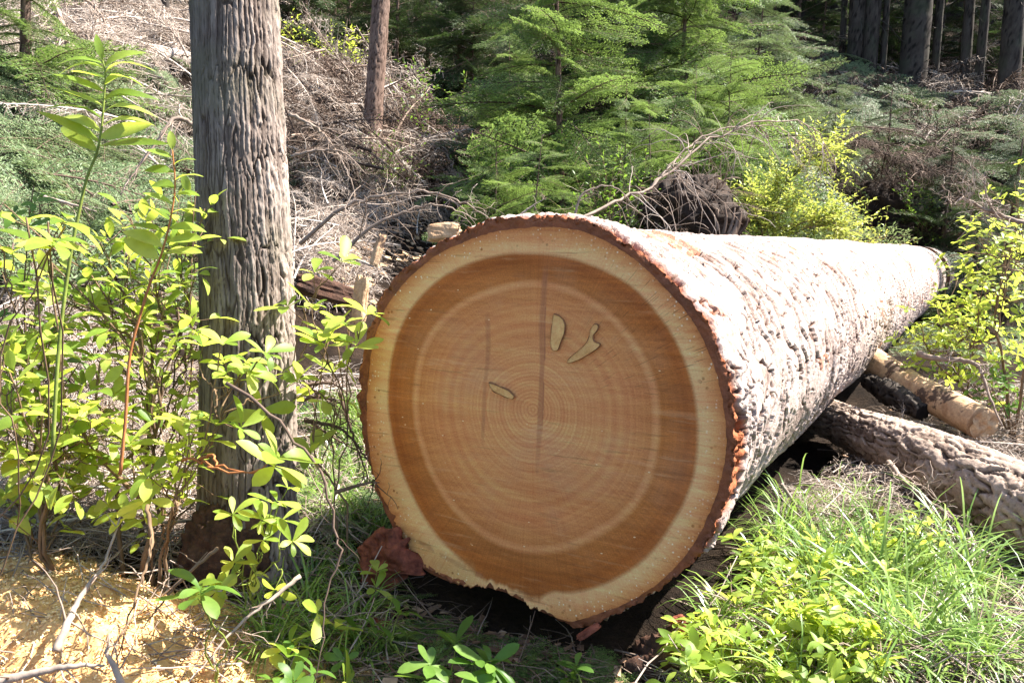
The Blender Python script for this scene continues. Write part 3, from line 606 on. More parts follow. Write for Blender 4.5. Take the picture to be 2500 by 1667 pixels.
#@@VEG
# ------------------------------------------------------------------ templates for things that grow
def leaf_tmpl(hw, droop=0.18, fold=0.22, curl=0.0, twist=0.0):
    xs = np.array([0, .08, .22, .40, .58, .75, .90, 1.0]); v = []
    for x, wd in zip(xs, hw):
        z = -droop * x * x + curl * sin(x * pi); tw = twist * x
        for sgn in (-1, 0, 1):
            yy = sgn * wd; zz = z + abs(yy) * fold
            v.append((x, yy * cos(tw) - (zz - z) * sin(tw), z + (zz - z) * cos(tw) + yy * sin(tw)))
    q = []
    for i in range(len(xs) - 1):
        a = 3 * i; q += [(a, a + 3, a + 4, a + 1), (a + 1, a + 4, a + 5, a + 2)]
    return np.array(v), np.array(q), np.zeros((0, 3), int)
OBOV = [.012, .035, .085, .145, .19, .195, .13, .0]; OVAL = [.012, .06, .15, .21, .215, .17, .09, .0]; LANCE = [.012, .05, .10, .125, .115, .085, .045, .0]
LEAVES = {'obov': [leaf_tmpl(OBOV, d, f, c, t) for d, f, c, t in ((.15, .25, .03, .1), (.30, .15, .06, -.2), (.05, .35, 0, .25), (-.08, .2, .02, 0))],
          'oval': [leaf_tmpl(OVAL, d, f, c, t) for d, f, c, t in ((.15, .22, .02, .1), (.32, .12, .05, -.25), (.02, .35, .0, .3), (.2, .05, .08, .1))],
          'lance': [leaf_tmpl(LANCE, d, f, c, t) for d, f, c, t in ((.25, .25, .08, .1), (.45, .2, .1, -.2), (.1, .3, 0, .2))]}
def small_leaf():                                  # four faces, for leaves only a few pixels long
    v = np.array([(0, 0, 0), (.45, -.2, .05), (.5, 0, -.02), (.45, .2, .05), (1, 0, -.15)]); return v, np.zeros((0, 4), int), np.array([(0, 1, 2), (0, 2, 3), (1, 4, 2), (2, 4, 3)])
SMALL = small_leaf()
class Leaves:
    def __init__(s): s.X = []; s.Z = []; s.S = []; s.P = []
    def add(s, p, x, z, sc): s.P.append(p); s.X.append(x); s.Z.append(z); s.S.append(sc)
    def fill(s, mb, tm, rng):
        X = np.array(s.X); Z = np.array(s.Z); Sc = np.array(s.S); P = np.array(s.P); pick = rng.integers(0, len(tm), len(X))
        bad = np.linalg.norm(np.cross(Z, X), axis=1) < 1e-3; Z[bad] += [0.3, 0.2, 0.1]
        for k in range(len(tm)):
            m = pick == k
            if m.any(): replicate(mb, tm[k], basis(X[m], Z[m], Sc[m]), P[m])
def rv(rng): return unit(rng.normal(size=3))
def whorl(L, p, d, rng, n, ln, spread=0.9):
    d = unit(d + np.array([.22, .02, 0.75])); a = unit(np.cross(d, rv(rng))); b = np.cross(d, a); o = rng.uniform(0, 6.28)
    for k in range(n):
        ang = o + k * 2 * pi / n + rng.uniform(-.35, .35); el = rng.uniform(-0.15, 0.65)
        x = unit((a * cos(ang) + b * sin(ang)) * spread + d * el); z = unit(d + 0.25 * rv(rng) - x * np.dot(d, x))
        L.add(p + d * rng.uniform(-.006, .006), x, z, ln * rng.uniform(.45, 1.1))
def twig_path(p, d, ln, rng, n=6, wander=0.18, grav=-0.0):
    P = [p]; d = unit(d)
    for k in range(n - 1):
        d = unit(d + rng.normal(size=3) * wander + np.array([0, 0, grav])); P.append(P[-1] + d * ln / (n - 1))
    return np.array(P), d
def leafy_twig(mbS, L, p, d, ln, rng, ll, style, r=0.0015, dens=0.028):
    P, de = twig_path(p, d, ln, rng, 6, .16, .04); tube(mbS, P, np.linspace(r, r * .5, 6), 4)
    if style == 'whorl':
        whorl(L, P[-1], de, rng, int(rng.integers(4, 8)), ll)
        if rng.random() < .5 and ln > .09: whorl(L, P[3], de, rng, int(rng.integers(2, 4)), ll * .8)
    else:
        n = max(3, int(ln / dens)); side = 1
        for k in range(n):
            u = (k + .6) / n; i = min(4, int(u * 5)); q = P[i] + (P[i + 1] - P[i]) * (u * 5 - i); t = unit(P[i + 1] - P[i])
            s = unit(np.cross(t, [0, 0, 1.0]) + 1e-3) * side; side = -side
            x = unit(t * .55 + s + np.array([0, 0, .15]) + rng.normal(size=3) * .22); z = unit(np.array([.30, .05, 1.0]) + rng.normal(size=3) * .30)
            L.add(q, x, z, ll * rng.uniform(.45, 1.15) * (1.05 - .35 * u))
        L.add(P[-1], unit(de + [0, 0, -.2]), unit(np.array([0, 0, 1.0]) + rng.normal(size=3) * .3), ll * .75)
def shrub(name, label, base, tips, seed, style='whorl', leaf='obov', ll=0.06, side=5, mat=None, smat=None, r0=0.008, tw=(.10, .24), group=None, cat="shrub", dens=.028, bow=0.25, tm=None):
    rng = np.random.default_rng(seed); root = thing(name, base, label, cat, group); mbS = MB(); L = Leaves()
    prev = []
    for ti, tp in enumerate(tips):
        tp = np.asarray(tp, float); base0 = base; rr0 = r0
        if ti >= 2:
            near = min(prev, key=lambda Q: np.linalg.norm(Q[-1] - tp)); base0 = near[int(rng.integers(5, 9))]; rr0 = r0 * .5
        v = tp - base0; h = np.linalg.norm(v)
        mid = base0 + v * .5 + np.array([rng.normal() * .08, rng.normal() * .08, bow * .3]) * h
        P = smooth_path([base0 + (rng.normal(size=3) * [.02, .02, 0] if ti < 2 else 0), base0 + v * .22 + rng.normal(size=3) * .04 * h + [0, 0, .06 * h], mid, tp], 14)
        P[1:-1] += rng.normal(size=(12, 3)) * .004; prev.append(P)
        tube(mbS, P, np.linspace(rr0 * rng.uniform(.7, 1.0), .0016, 14), 6)
        leafy_twig(mbS, L, P[-2], P[-1] - P[-3], .07, rng, ll, style, dens=dens)
        for k in range(side):
            u = rng.uniform(.42, .97); i = int(u * 12); t = unit(P[i + 1] - P[i]); d = unit(t * .5 + rv(rng) * .9 + np.array([0, 0, .3]))
            leafy_twig(mbS, L, P[i], d, rng.uniform(*tw), rng, ll, style, dens=dens)
    mbS.build("stem", smat or M_STEM, root); mbL = MB(); L.fill(mbL, tm or LEAVES[leaf], rng); mbL.build("foliage", mat or M_LEAF, root)
    return root

# flat conifer sprays: X forward, Z up, about one metre long
def spray_skeleton(rng, nside=17, sub=True, droop=.22, width=.40):
    ax = np.array([(x, .02 * sin(x * 5), -droop * x * x) for x in np.linspace(0, 1, 12)]); segs = [(ax, 0)]
    axp = lambda u: np.array([np.interp(u, ax[:, 0], ax[:, k]) for k in range(3)])
    for k in range(nside):
        for sgn in (-1, 1):
            u = .06 + .9 * (k + rng.uniform(0, .8)) / nside; ln = width * (1 - u) ** .75 * rng.uniform(.55, 1.15) * (.55 + min(1, u * 3) * .45) + .04
            p = axp(u); a = radians(rng.uniform(42, 68)); d = np.array([cos(a), sgn * sin(a), rng.uniform(-.12, .10)])
            P = np.array([p + d * ln * f + np.array([.10 * ln * f * f, 0, -.22 * ln * f * f]) for f in np.linspace(0, 1, 6)]); segs.append((P, 1))
            if sub:
                m = max(1, int(ln / .055))
                for j in range(m):
                    for s2 in (-1, 1):
                        f = (j + rng.uniform(.2, .9)) / m; q = P[0] + (P[-1] - P[0]) * f; l2 = (.025 + .30 * ln * (1 - f)) * rng.uniform(.5, 1.1)
                        a2 = a * sgn + s2 * radians(rng.uniform(35, 60)); e = np.array([cos(a2), sin(a2), rng.uniform(-.25, .12)])
                        segs.append((np.array([q, q + e * l2 * .55, q + e * l2 + [0, 0, -.12 * l2]]), 2))
    return segs
def needle_spray(seed, nl=.030, nw=.0078, sp=.020, **kw):
    rng = np.random.default_rng(seed); segs = spray_skeleton(rng, **kw); P = []; X = []; Z = []; Sc = []
    for pts, lev in segs:
        ln = np.linalg.norm(np.diff(pts, axis=0), axis=1).sum(); n = max(2, int(ln / sp))
        if lev == 0: n = int(n * .6)
        for k in range(n):
            u = (k + .5) / n * (len(pts) - 1); i = min(len(pts) - 2, int(u)); q = pts[i] + (pts[i + 1] - pts[i]) * (u - i); t = unit(pts[i + 1] - pts[i])
            for s in (-1, 1):
                sd_ = np.cross(t, [0, 0, 1.0]) * s; x = unit(sd_ + t * .55 + rng.normal(size=3) * .22 + [0, 0, .12]); P.append(q); X.append(x); Z.append(unit(np.array([0, 0, 1.0]) + rng.normal(size=3) * .4)); Sc.append(rng.uniform(.7, 1.2))
    v = np.array([(0, -nw * .35, 0), (nl * .6, -nw * .5, 0), (nl, 0, -.001), (nl * .6, nw * .5, 0)]); mb = MB()
    replicate(mb, (v, np.array([(0, 1, 2, 3)]), np.zeros((0, 3), int)), basis(np.array(X), np.array(Z), np.array(Sc)), np.array(P)); nee = mb.arrays()
    ms = MB()
    for pts, lev in segs:
        if lev == 0: tube(ms, pts, np.linspace(.009, .002, len(pts)), 5, False)
        elif lev == 1: tube(ms, pts, np.linspace(.0028, .001, len(pts)), 3, False)
    return nee, ms.arrays()
def dead_spray(seed, curl=.5, fine=1.0, **kw):
    rng = np.random.default_rng(seed); segs = spray_skeleton(rng, **kw); ms = MB()
    for pts, lev in segs:
        pts = np.array(pts); n = len(pts)
        if lev: pts[1:] += rng.normal(size=(n - 1, 3)) * .012 * curl + np.array([0, 0, -.05 * curl]) * (np.linspace(0, 1, n)[1:, None] ** 2) * rng.uniform(-.3, 1.6)
        if lev == 0: tube(ms, pts, np.linspace(.011, .003, n), 5, False)
        elif lev == 1: tube(ms, pts, np.linspace(.0040, .0018, n) * fine, 3, False)
        elif rng.random() < .75: tube(ms, pts, np.linspace(.0022, .0012, n) * fine, 3, False)
    return ms.arrays()
HEM = [needle_spray(s) for s in (11, 12, 13)]
BRU = [dead_spray(s, 1.2, 1.0, nside=11) for s in (21, 22, 23, 24)]
BRUL = [dead_spray(s, 1.5, 1.5, nside=8) for s in (25, 26, 27)]            # lighter, for the distance
def gnormal(p):
    e = .15; return unit(np.array([float(ground(p[0] - e, p[1], False) - ground(p[0] + e, p[1], False)), float(ground(p[0], p[1] - e, False) - ground(p[0], p[1] + e, False)), 2 * e]))
def lay(rng, p, tilt=.35, up=.12):                   # a loose direction along the ground and its upper side
    n = gnormal(p); x = unit(np.cross(n, rv(rng))); x = unit(x + n * rng.uniform(-up * .3, up * 1.6)); z = unit(n + rng.normal(size=3) * tilt); return x, z

# ------------------------------------------------------------------ conifers
def conifer(name, label, base, top, n, ln, seed, mat, r=0.05, smat=None, u0=.05, upright=0.0, group=None, cat="tree", tm=HEM, trunk_mat=None, taper=1.0, clear=None, lift=.10):
    rng = np.random.default_rng(seed); root = thing(name, base, label, cat, group); base = np.asarray(base, float); top = np.asarray(top, float); H = np.linalg.norm(top - base)
    mbT = MB(); bark_tube(mbT, [base - [0, 0, .15], base + (top - base) * .4 + rng.normal(size=3) * .03, top], [r, r * .6, r * .10], 28, spaced(H, .04), min(.04, r), .12, min(.004, r * .12), seed, 'ridge'); mbT.build("trunk", trunk_mat or M_THINBARK, root)
    mn = MB(); ms = MB(); M = [[] for _ in tm]; T = [[] for _ in tm]
    for k in range(n):
        u = u0 + (1 - u0) * (k + rng.uniform(0, 1)) / n; a = k * 2.4 + rng.uniform(-.5, .5)
        l = ln * (1 - u * taper) ** .7 * rng.uniform(.35, 1.2) + .06 + .14 * ln
        x = np.array([cos(a), sin(a), lift + upright * u + rng.uniform(-.50, .42)])
        if clear is not None and not clear(base + (top - base) * u, x, l): continue
        j = int(rng.integers(0, len(tm))); M[j].append(basis(x, np.array([0, 0, 1.0]) + rng.normal(size=3) * .38, l)); T[j].append(base + (top - base) * u)
    for j in range(len(tm)):
        if M[j]: replicate(mn, tm[j][0], np.array(M[j]), np.array(T[j])); replicate(ms, tm[j][1], np.array(M[j]), np.array(T[j]))
    cr = mn.build("crown", mat, root, False); ms.build("branches", smat or M_BRUSH, cr); return root

def forest_kind(seed, H, r, crown0, nb, ln):
    rng = np.random.default_rng(seed); root = thing("forest_tree", (0, 0, 0), "tall dark conifer in the shaded forest", "tree", "dark conifers of the forest behind")
    mb = MB(); bark_tube(mb, [(0, 0, -.4), (.05, .02, H * .3), (-.03, .05, H * .6), (0, 0, H)], [r * 1.15, r, r * .7, r * .15], 36, spaced(H, .10), .09, .30, .014, seed, 'ridge')
    for k in range(26):                                                # dead stubs low on the bole
        z = rng.uniform(.6, H * .55); a = rng.uniform(0, 6.28); P, _ = twig_path(np.array([cos(a) * r * .5, sin(a) * r * .5, z]), np.array([cos(a), sin(a), rng.uniform(-.5, .1)]), rng.uniform(.3, 1.6), rng, 6, .18, -.12)
        tube(mb, P, np.linspace(.016, .004, 6), 4, False, depth=.8, rid=.5)
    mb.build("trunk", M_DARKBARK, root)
    P = []; X = []; Z = []; Sc = []
    for k in range(nb):
        u = (k + rng.uniform(0, 1)) / nb; z = H * (crown0 + (1 - crown0) * u); a = k * 2.4; l = ln * (1 - u) ** .6 * rng.uniform(.5, 1.15) + .3; d = np.array([cos(a), sin(a), -.25]); s = np.array([-sin(a), cos(a), 0])
        m = int(26 * l / ln) + 8
        for j in range(m):
            f = rng.uniform(.08, 1); w_ = (1 - f) * .5 * l * .6 + .08; q = np.array([0, 0, z]) + d * l * f + s * rng.uniform(-w_, w_) + np.array([0, 0, -.25 * l * f * f + rng.normal() * .05])
            P.append(q); X.append(unit(d + s * rng.normal() * .7 + [0, 0, -.3])); Z.append(unit(np.array([0, 0, 1.0]) + rng.normal(size=3) * .5)); Sc.append(rng.uniform(.16, .42))
    v = np.array([(0, -.04, 0), (.25, -.16, .01), (.55, -.10, -.02), (1, 0, -.12), (.55, .12, -.02), (.25, .14, .02), (.4, 0, .03)])
    t = np.array([(0, 1, 6), (1, 2, 6), (2, 3, 6), (3, 4, 6), (4, 5, 6), (5, 0, 6)]); mb = MB()
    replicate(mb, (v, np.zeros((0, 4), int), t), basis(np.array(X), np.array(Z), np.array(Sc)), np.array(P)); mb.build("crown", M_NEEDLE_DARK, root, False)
    return root
# ------------------------------------------------------------------ the dark forest behind
RNG = np.random.default_rng(7)
FK = [forest_kind(301, 17, .21, .20, 120, 2.3), forest_kind(302, 14, .13, .14, 120, 1.7), forest_kind(303, 20, .30, .26, 130, 2.6)]
used = [False] * 3
def plant(k, p, sc=1.0, rz=0.0, label=None, group=None, thick=1.0, lean=(0, 0)):
    o = FK[k] if not used[k] else copy_thing(FK[k]); used[k] = True
    o.location = Vector((p[0], p[1], p[2] - .1)); o.rotation_euler = (lean[0], lean[1], rz); o.scale = (sc * thick, sc * thick, sc)
    if label:
        o["label"] = label
        if group: o["group"] = group
        elif "group" in o: del o["group"]
    else: o["label"] = "tall dark conifer in the shaded forest behind"; o["group"] = "dark conifers of the forest behind"
    return o
front = [  # px of the trunk foot, kind, trunk width in px, label
    (1962, 205, 0, 34, "dark trunk of the close pair, left one, at the forest edge"),
    (1992, 215, 0, 26, "sunlit-edged trunk of the close pair, right one, at the forest edge"),
    (2092, 225, 2, 52, "thickest dark trunk in the forest at upper right"),
    (2024, 215, 1, 13, "slim dark trunk just right of the close pair"),
    (2142, 220, 1, 15, "slim pale-edged trunk right of the thickest forest trunk"),
    (2212, 235, 1, 22, "dark trunk in the middle of the right-hand forest"),
    (2243, 240, 0, 18, "grey lit trunk between two darker forest trunks at far right"),
    (2312, 250, 2, 40, "broad dark trunk nearest the right edge of the forest"),
    (1932, 165, 1, 12, "thin curving grey trunk left of the close forest pair"),
    (1840, 95, 1, 12, "thin trunk at the left fringe of the dark forest"),
    (1872, 85, 1, 11, "second thin trunk at the forest fringe, behind the fallen pale pole"),
    (930, 115, 0, 34, "dark trunk behind the thin brown tree, upper middle"),
    (1018, 100, 0, 26, "shadowed trunk beside the dark trunk in the upper middle"),
    (660, 85, 1, 26, "pale lit trunk close behind the standing grey tree"),
    (690, 70, 1, 14, "thin pale trunk right of the lit trunk behind the grey tree"),
    (386, 108, 1, 15, "pale slender trunk left of the standing grey tree, top of the picture"),
    (336, 95, 1, 9, "thin brown pole among bright leaves, left of the pale slender trunk"),
]
DONE = set(); UND = []
front.sort(key=lambda f: f[0] > 1850)
for px, py, k, wpx, lab in front:
    p = hit(px, py, 9.0); d = depth_of(p); want = wpx * 1.063 / FPX * d / 2; r = (.21, .13, .30)[k]
    o = plant(k, p, RNG.uniform(.9, 1.1), RNG.uniform(0, 6.28), lab, None, min(2.6, want / r))
    if px > 1850 and k in DONE:                                        # crowns taken off so sunlight reaches the brush bank below
        for ch in list(o.children):
            if ch.name.startswith("crown"): bpy.data.objects.remove(ch)
    DONE.add(k)
for k_, (px_, py_) in enumerate([(1790, 90), (1850, 130), (1905, 150), (1945, 175), (2045, 190), (2070, 150), (2120, 180), (2175, 195), (2225, 190), (2275, 215), (2335, 215)]):  # dark firs added behind the trunks for a black background
    p = hit(px_, py_, 14.0); rg_ = np.random.default_rng(900 + k_)
    UND.append((p + np.array([0, .8, 0]), rg_.uniform(2.5, 5.0), 900 + k_))
FAR = []
for i in range(900):
    a = radians(RNG.uniform(-38, 40)); rr = RNG.uniform(17, 62); x, y = sin(a) * rr, cos(a) * rr
    dx, dy = x - FC[0], y - FC[1]; t = dx * DH[0] + dy * DH[1]; s = dx * NH[0] + dy * NH[1]
    if a < radians(8) and (rr < 24 or s < 9): continue
    if a >= radians(8) and t < (31.5 if x > 4 else 26): continue
    if any((x - u) ** 2 + (y - v) ** 2 < (2.3 if rr < 40 else 3.2) ** 2 for u, v in FAR): continue
    FAR.append((x, y))
    if len(FAR) >= 105: break
for x, y in FAR: plant(int(RNG.integers(0, 3)), gpt(x, y), RNG.uniform(.8, 1.25), RNG.uniform(0, 6.28), None, None, RNG.uniform(.7, 1.1))

# thin brown tree on the slope
pt = hit(848, 430); dt_ = depth_of(pt)
p_top = at(872, 0, dt_ + .1); top = pt + (p_top - pt) * 2.6
trunk_tree("slender_tree", "slender brown scaly trunk standing on the brushy slope behind the log", pt, top, np.array([44, 40, 38, 34, 22]) * 1.063 / FPX * dt_ / 2, M_THINBARK, .03, .10, .007, 15, 72, .02)

# fallen trunks
def fallen(name, label, path, radii, mat, nu=72, dv=.02, cu=.05, cv=.16, amp=.008, seed=3, style='ridge', end_mat=None, group=None, cat="log"):
    mb = MB(); L = sum(np.linalg.norm(np.asarray(path[i + 1]) - path[i]) for i in range(len(path) - 1))
    C, R, T = bark_tube(mb, path, radii, nu, spaced(L, dv), cu, cv, amp, seed, style, lump=.10)
    if end_mat is None: return tag(mb.build(name, mat), label, cat, group)
    root = thing(name, np.asarray(path[0]), label, cat, group); mb.build("bark", mat, root)
    m2 = MB(); n = 40; th = np.arange(n) * 2 * pi / n; T_, N_, B_ = frames(C); ks = np.linspace(0, 1, 10)
    nz = (fbm(np.stack([np.cos(th)[None] * ks[:, None] * 3, np.sin(th)[None] * ks[:, None] * 3, np.zeros((10, n))], -1), seed, 4) - .5)
    V = C[-1] + T_[-1] * .02 + (N_[-1] * np.cos(th)[None, :, None] + B_[-1] * np.sin(th)[None, :, None]) * R[-1] * ks[:, None, None] * .98 + T_[-1] * nz[..., None] * R[-1] * .5
    i = np.arange(9)[:, None] * n; j = np.arange(n)[None]; j2 = (j + 1) % n; m2.add(V.reshape(-1, 3), np.stack([i + j, i + n + j, i + n + j2, i + j2], -1).reshape(-1, 4)); m2.build("broken_end", end_mat, root)
    return root
def gh(px, py, up=.1, dmin=1.0): p = hit(px, py, dmin); p[2] += up; return p
a, b = gh(215, 130, .12, 4), gh(1010, 300, .10, 4)
fallen("fallen_log", "long pale weathered log lying across the brushy slope behind the standing trees", [a, gh(420, 175, .12, 4), gh(680, 222, .12, 4), gh(830, 262, .12, 4), b], [.10, .12, .12, .11, .08], M_PALEBARK, 60, .03, seed=23)
a = gh(1700, 60, .3, 8); b = gh(2030, 275, .25, 8)
fallen("fallen_pole", "pale bare pole slanting down the green slope toward the dark forest", [a, (a + b) / 2 + [0, 0, .15], b], [.07, .11, .10], M_PALEBARK, 40, .04, seed=24)
# big furrowed log at lower right and the broken peeled one above it
fallen("furrowed_log", "furrowed grey fallen log running off the right side of the picture", [at(1800, 920, 4.6), at(1960, 985, 3.95), at(2200, 1090, 3.15), at(2420, 1210, 2.68), at(2700, 1350, 2.2)], [.075, .088, .118, .135, .145], M_OLDBARK, 150, .008, .035, .20, .012, 33)
fallen("broken_log", "short yellow peeled log with a broken fibrous end above the furrowed log", [at(1960, 800, 5.0), at(2080, 880, 4.6), at(2185, 935, 4.3), at(2255, 972, 4.1)], [.075, .078, .08, .08], M_PEEL, 64, .02, .06, .3, .003, 37, end_mat=M_CHUNK)
mb = MB(); bark_tube(mb, [at(1990, 872, 4.75), at(2060, 912, 4.52), at(2120, 948, 4.36)], [.03, .06, .035], 40, spaced(.7, .015), .03, .08, .014, 41, 'ridge'); tag(mb.build("bark_slab", M_DARKBARK), "loose dark bark slab under the yellow peeled log", "bark")

# upturned roots, and a dark mass for shadow in the far hollow
def root_mass(name, label, c, rx, ry, rz, seed, nroot, mat=M_ROOT_SHADOW, rr=.03):
    rng = np.random.default_rng(seed); root = thing(name, c - [0, 0, rz * .8], label, "rootwad"); n = 72; ph = np.linspace(.02, pi - .02, 44); t2 = np.arange(n) * 2 * pi / n
    dirs = np.stack([np.sin(ph)[:, None] * np.cos(t2), np.sin(ph)[:, None] * np.sin(t2), np.cos(ph)[:, None] * np.ones(n)], -1)
    r = .35 + .75 * fbm(dirs * 2.4 + seed, seed, 3) + .55 * (1 - np.abs(2 * fbm(dirs * 6 + seed, seed + 3, 4) - 1)); V = c + dirs * r[..., None] * np.array([rx, ry, rz]); i = np.arange(43)[:, None] * n; j = np.arange(n)[None]; j2 = (j + 1) % n
    mb = MB(); mb.add(V.reshape(-1, 3), np.stack([i + j, i + n + j, i + n + j2, i + j2], -1).reshape(-1, 4)); mb.build("dark_clump", mat, root)
    mr = MB()
    for k in range(nroot):
        d = rv(rng); d[1] = -abs(d[1]) * .8; P, _ = twig_path(c + d * np.array([rx, ry, rz]) * .75, d + [0, 0, -.3], rng.uniform(.5, 1.3) * rx, rng, 9, .30, -.12); tube(mr, P, np.linspace(rr * rng.uniform(.2, 1), rr * .08, 9), 6)
    mr.build("roots", M_DARKLITTER, root); return root
c = below(1590, 520, 6.2) ; c = at(1585, 500, 6.2)
root_mass("root_mass", "dark upturned root clump showing just over the top of the log", c, .30, .26, .24, 51, 150, rr=.013)
c = at(2035, 535, 13.6)
root_mass("hollow_shadow_mass", "black mass standing for the shadow in the hollow beyond the far end of the log", c, 1.0, .8, .62, 52, 160, rr=.028)  # dark mass added where the hollow holds only black shadow
mb = MB()
for k, (pts, r) in enumerate([([(1660, 545), (1668, 505), (1664, 470)], .016), ([(1685, 545), (1698, 505), (1702, 485)], .022), ([(1650, 530), (1642, 500), (1630, 480)], .010), ([(1672, 540), (1682, 510), (1688, 478)], .014), ([(1690, 545), (1712, 520), (1718, 500)], .014), ([(1678, 548), (1690, 525), (1694, 505)], .03)]):
    tube(mb, smooth_path([at(x, y, 5.7) for x, y in pts], 12), np.linspace(r, r * .3, 12), 7)
tag(mb.build("splintered_snag", M_BRUSH), "splintered brown broken stub beside the upturned root clump", "stump")

# ------------------------------------------------------------------ young conifers
b1 = below(1302, 500, 7.2)
conifer("young_hemlock", "feathery light green young hemlock standing behind the middle of the log", b1, at(1270, -420, 7.6), 120, 1.30, 61, M_NEEDLE, .034, u0=.10, lift=.05)
b2 = below(1560, 470, 8.6)
conifer("young_hemlock", "broad green young hemlock right of and behind the middle one", b2, at(1590, -330, 9.2), 150, 1.60, 62, M_NEEDLE, .034, u0=.02, lift=.05)
b3 = below(1700, 400, 10.5)
conifer("young_hemlock", "dull green young hemlock on the slope left of the dark forest", b3, at(1760, -60, 11), 110, 1.6, 63, M_NEEDLE_PALE, .03, u0=.0)
for px, py, d, h, lab, sd_, ln in ((2165, 560, 12.5, 2.6, "bushy dark green young fir by the black shaded hollow", 64, 1.25), (2320, 560, 10.5, 2.4, "dark young fir at the right edge above the curly dead branch", 65, 1.2), (2030, 400, 17, 3.2, "small dim fir below the forest edge", 66, 1.3), (1420, 120, 14, 5.0, "shaded dark fir behind the young hemlocks", 67, 1.8), (760, 60, 15, 6, "dark fir behind the slender brown tree", 68, 1.8), (700, 75, 13, 2.6, "dark fir filling the gap right of the standing grey tree, top", 690, 1.3), (800, 70, 14, 3.0, "dark fir at the top left of the slender brown tree", 691, 1.4), (905, 95, 13.5, 2.6, "dark fir at the top right of the slender brown tree", 692, 1.3), (975, 85, 14.5, 3.2, "dark fir between the two dark trunks, upper middle", 693, 1.4), (1050, 100, 13.5, 2.8, "dark fir left of the young hemlocks, upper middle", 694, 1.3), (2110, 540, 12.9, 1.6, "low dark fir added in the black hollow to widen it", 695, .9), (2240, 560, 12.2, 1.7, "dark fir bush added right of the black hollow to widen it", 696, 1.0), (1900, 500, 12.5, 1.2, "low dark fir behind the yellow-green bush", 697, .8), (520, 40, 14, 3, "dark fir behind the standing grey tree", 698, 1.4), (60, 330, 6.5, 1.7, "low bushy fir at the left edge", 69, .9)):  # dark firs at the hollow and top edge are added to blacken the background
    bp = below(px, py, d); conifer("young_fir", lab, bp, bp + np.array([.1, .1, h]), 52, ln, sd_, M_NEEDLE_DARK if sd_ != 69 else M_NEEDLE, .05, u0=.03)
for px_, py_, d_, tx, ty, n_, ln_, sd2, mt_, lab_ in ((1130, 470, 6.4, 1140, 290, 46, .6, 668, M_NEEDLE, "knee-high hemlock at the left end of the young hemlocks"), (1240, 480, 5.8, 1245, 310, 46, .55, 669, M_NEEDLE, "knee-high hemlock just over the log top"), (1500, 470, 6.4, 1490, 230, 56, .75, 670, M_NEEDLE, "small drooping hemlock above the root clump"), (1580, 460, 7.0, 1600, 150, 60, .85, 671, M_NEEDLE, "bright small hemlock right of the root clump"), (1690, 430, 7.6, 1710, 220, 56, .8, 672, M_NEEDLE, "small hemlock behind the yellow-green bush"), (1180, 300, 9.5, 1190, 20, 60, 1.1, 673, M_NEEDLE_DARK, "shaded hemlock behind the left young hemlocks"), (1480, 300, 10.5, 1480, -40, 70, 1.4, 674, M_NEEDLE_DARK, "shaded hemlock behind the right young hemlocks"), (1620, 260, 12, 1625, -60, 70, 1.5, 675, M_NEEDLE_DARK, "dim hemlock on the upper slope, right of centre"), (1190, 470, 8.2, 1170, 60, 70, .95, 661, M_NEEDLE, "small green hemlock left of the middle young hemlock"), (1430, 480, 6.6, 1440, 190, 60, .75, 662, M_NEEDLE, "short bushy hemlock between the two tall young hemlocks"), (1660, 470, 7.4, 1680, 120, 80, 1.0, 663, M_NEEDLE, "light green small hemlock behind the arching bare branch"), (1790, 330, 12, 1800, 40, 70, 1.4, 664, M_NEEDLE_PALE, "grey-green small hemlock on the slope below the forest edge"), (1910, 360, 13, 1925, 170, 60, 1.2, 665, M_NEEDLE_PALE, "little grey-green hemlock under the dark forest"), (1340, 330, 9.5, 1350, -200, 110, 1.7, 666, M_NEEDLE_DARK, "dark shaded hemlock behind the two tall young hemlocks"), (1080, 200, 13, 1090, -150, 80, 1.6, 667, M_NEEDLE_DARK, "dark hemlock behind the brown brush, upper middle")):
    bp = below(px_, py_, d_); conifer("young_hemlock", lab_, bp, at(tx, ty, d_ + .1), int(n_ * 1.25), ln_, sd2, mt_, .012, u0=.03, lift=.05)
for p_, h_, s_ in UND: conifer("young_fir", "dark fir added behind the right-hand forest trunks to blacken the background", p_, p_ + np.array([.1, 0, h_]), 40, 1.5, s_, M_NEEDLE_DARK, .05, u0=.0, group="dark firs added to blacken the right-hand forest background")
# yellow-green shrub
b = below(1820, 590, 6.4); YT = [at(x, y, 6.4 + .25 * sin(x)) for x, y in ((1690, 540), (1700, 400), (1740, 450), (1990, 520), (1960, 480), (1720, 430), (1760, 400), (1810, 380), (1870, 340), (1910, 325), (1930, 340), (1880, 420), (1920, 500), (1840, 450), (1780, 480), (1720, 500), (1700, 470), (1860, 520), (1800, 540), (1950, 545), (1750, 540), (1980, 560))]
shrub("huckleberry_bush", "bright yellow-green bush behind the log near the root clump", b, YT + [q + np.array([.05, .12, -.06]) for q in YT], 71, 'alt', 'oval', .056, 10, M_YELLOW, M_BRUSH, .009, (.14, .34), dens=.018, tm=[SMALL])

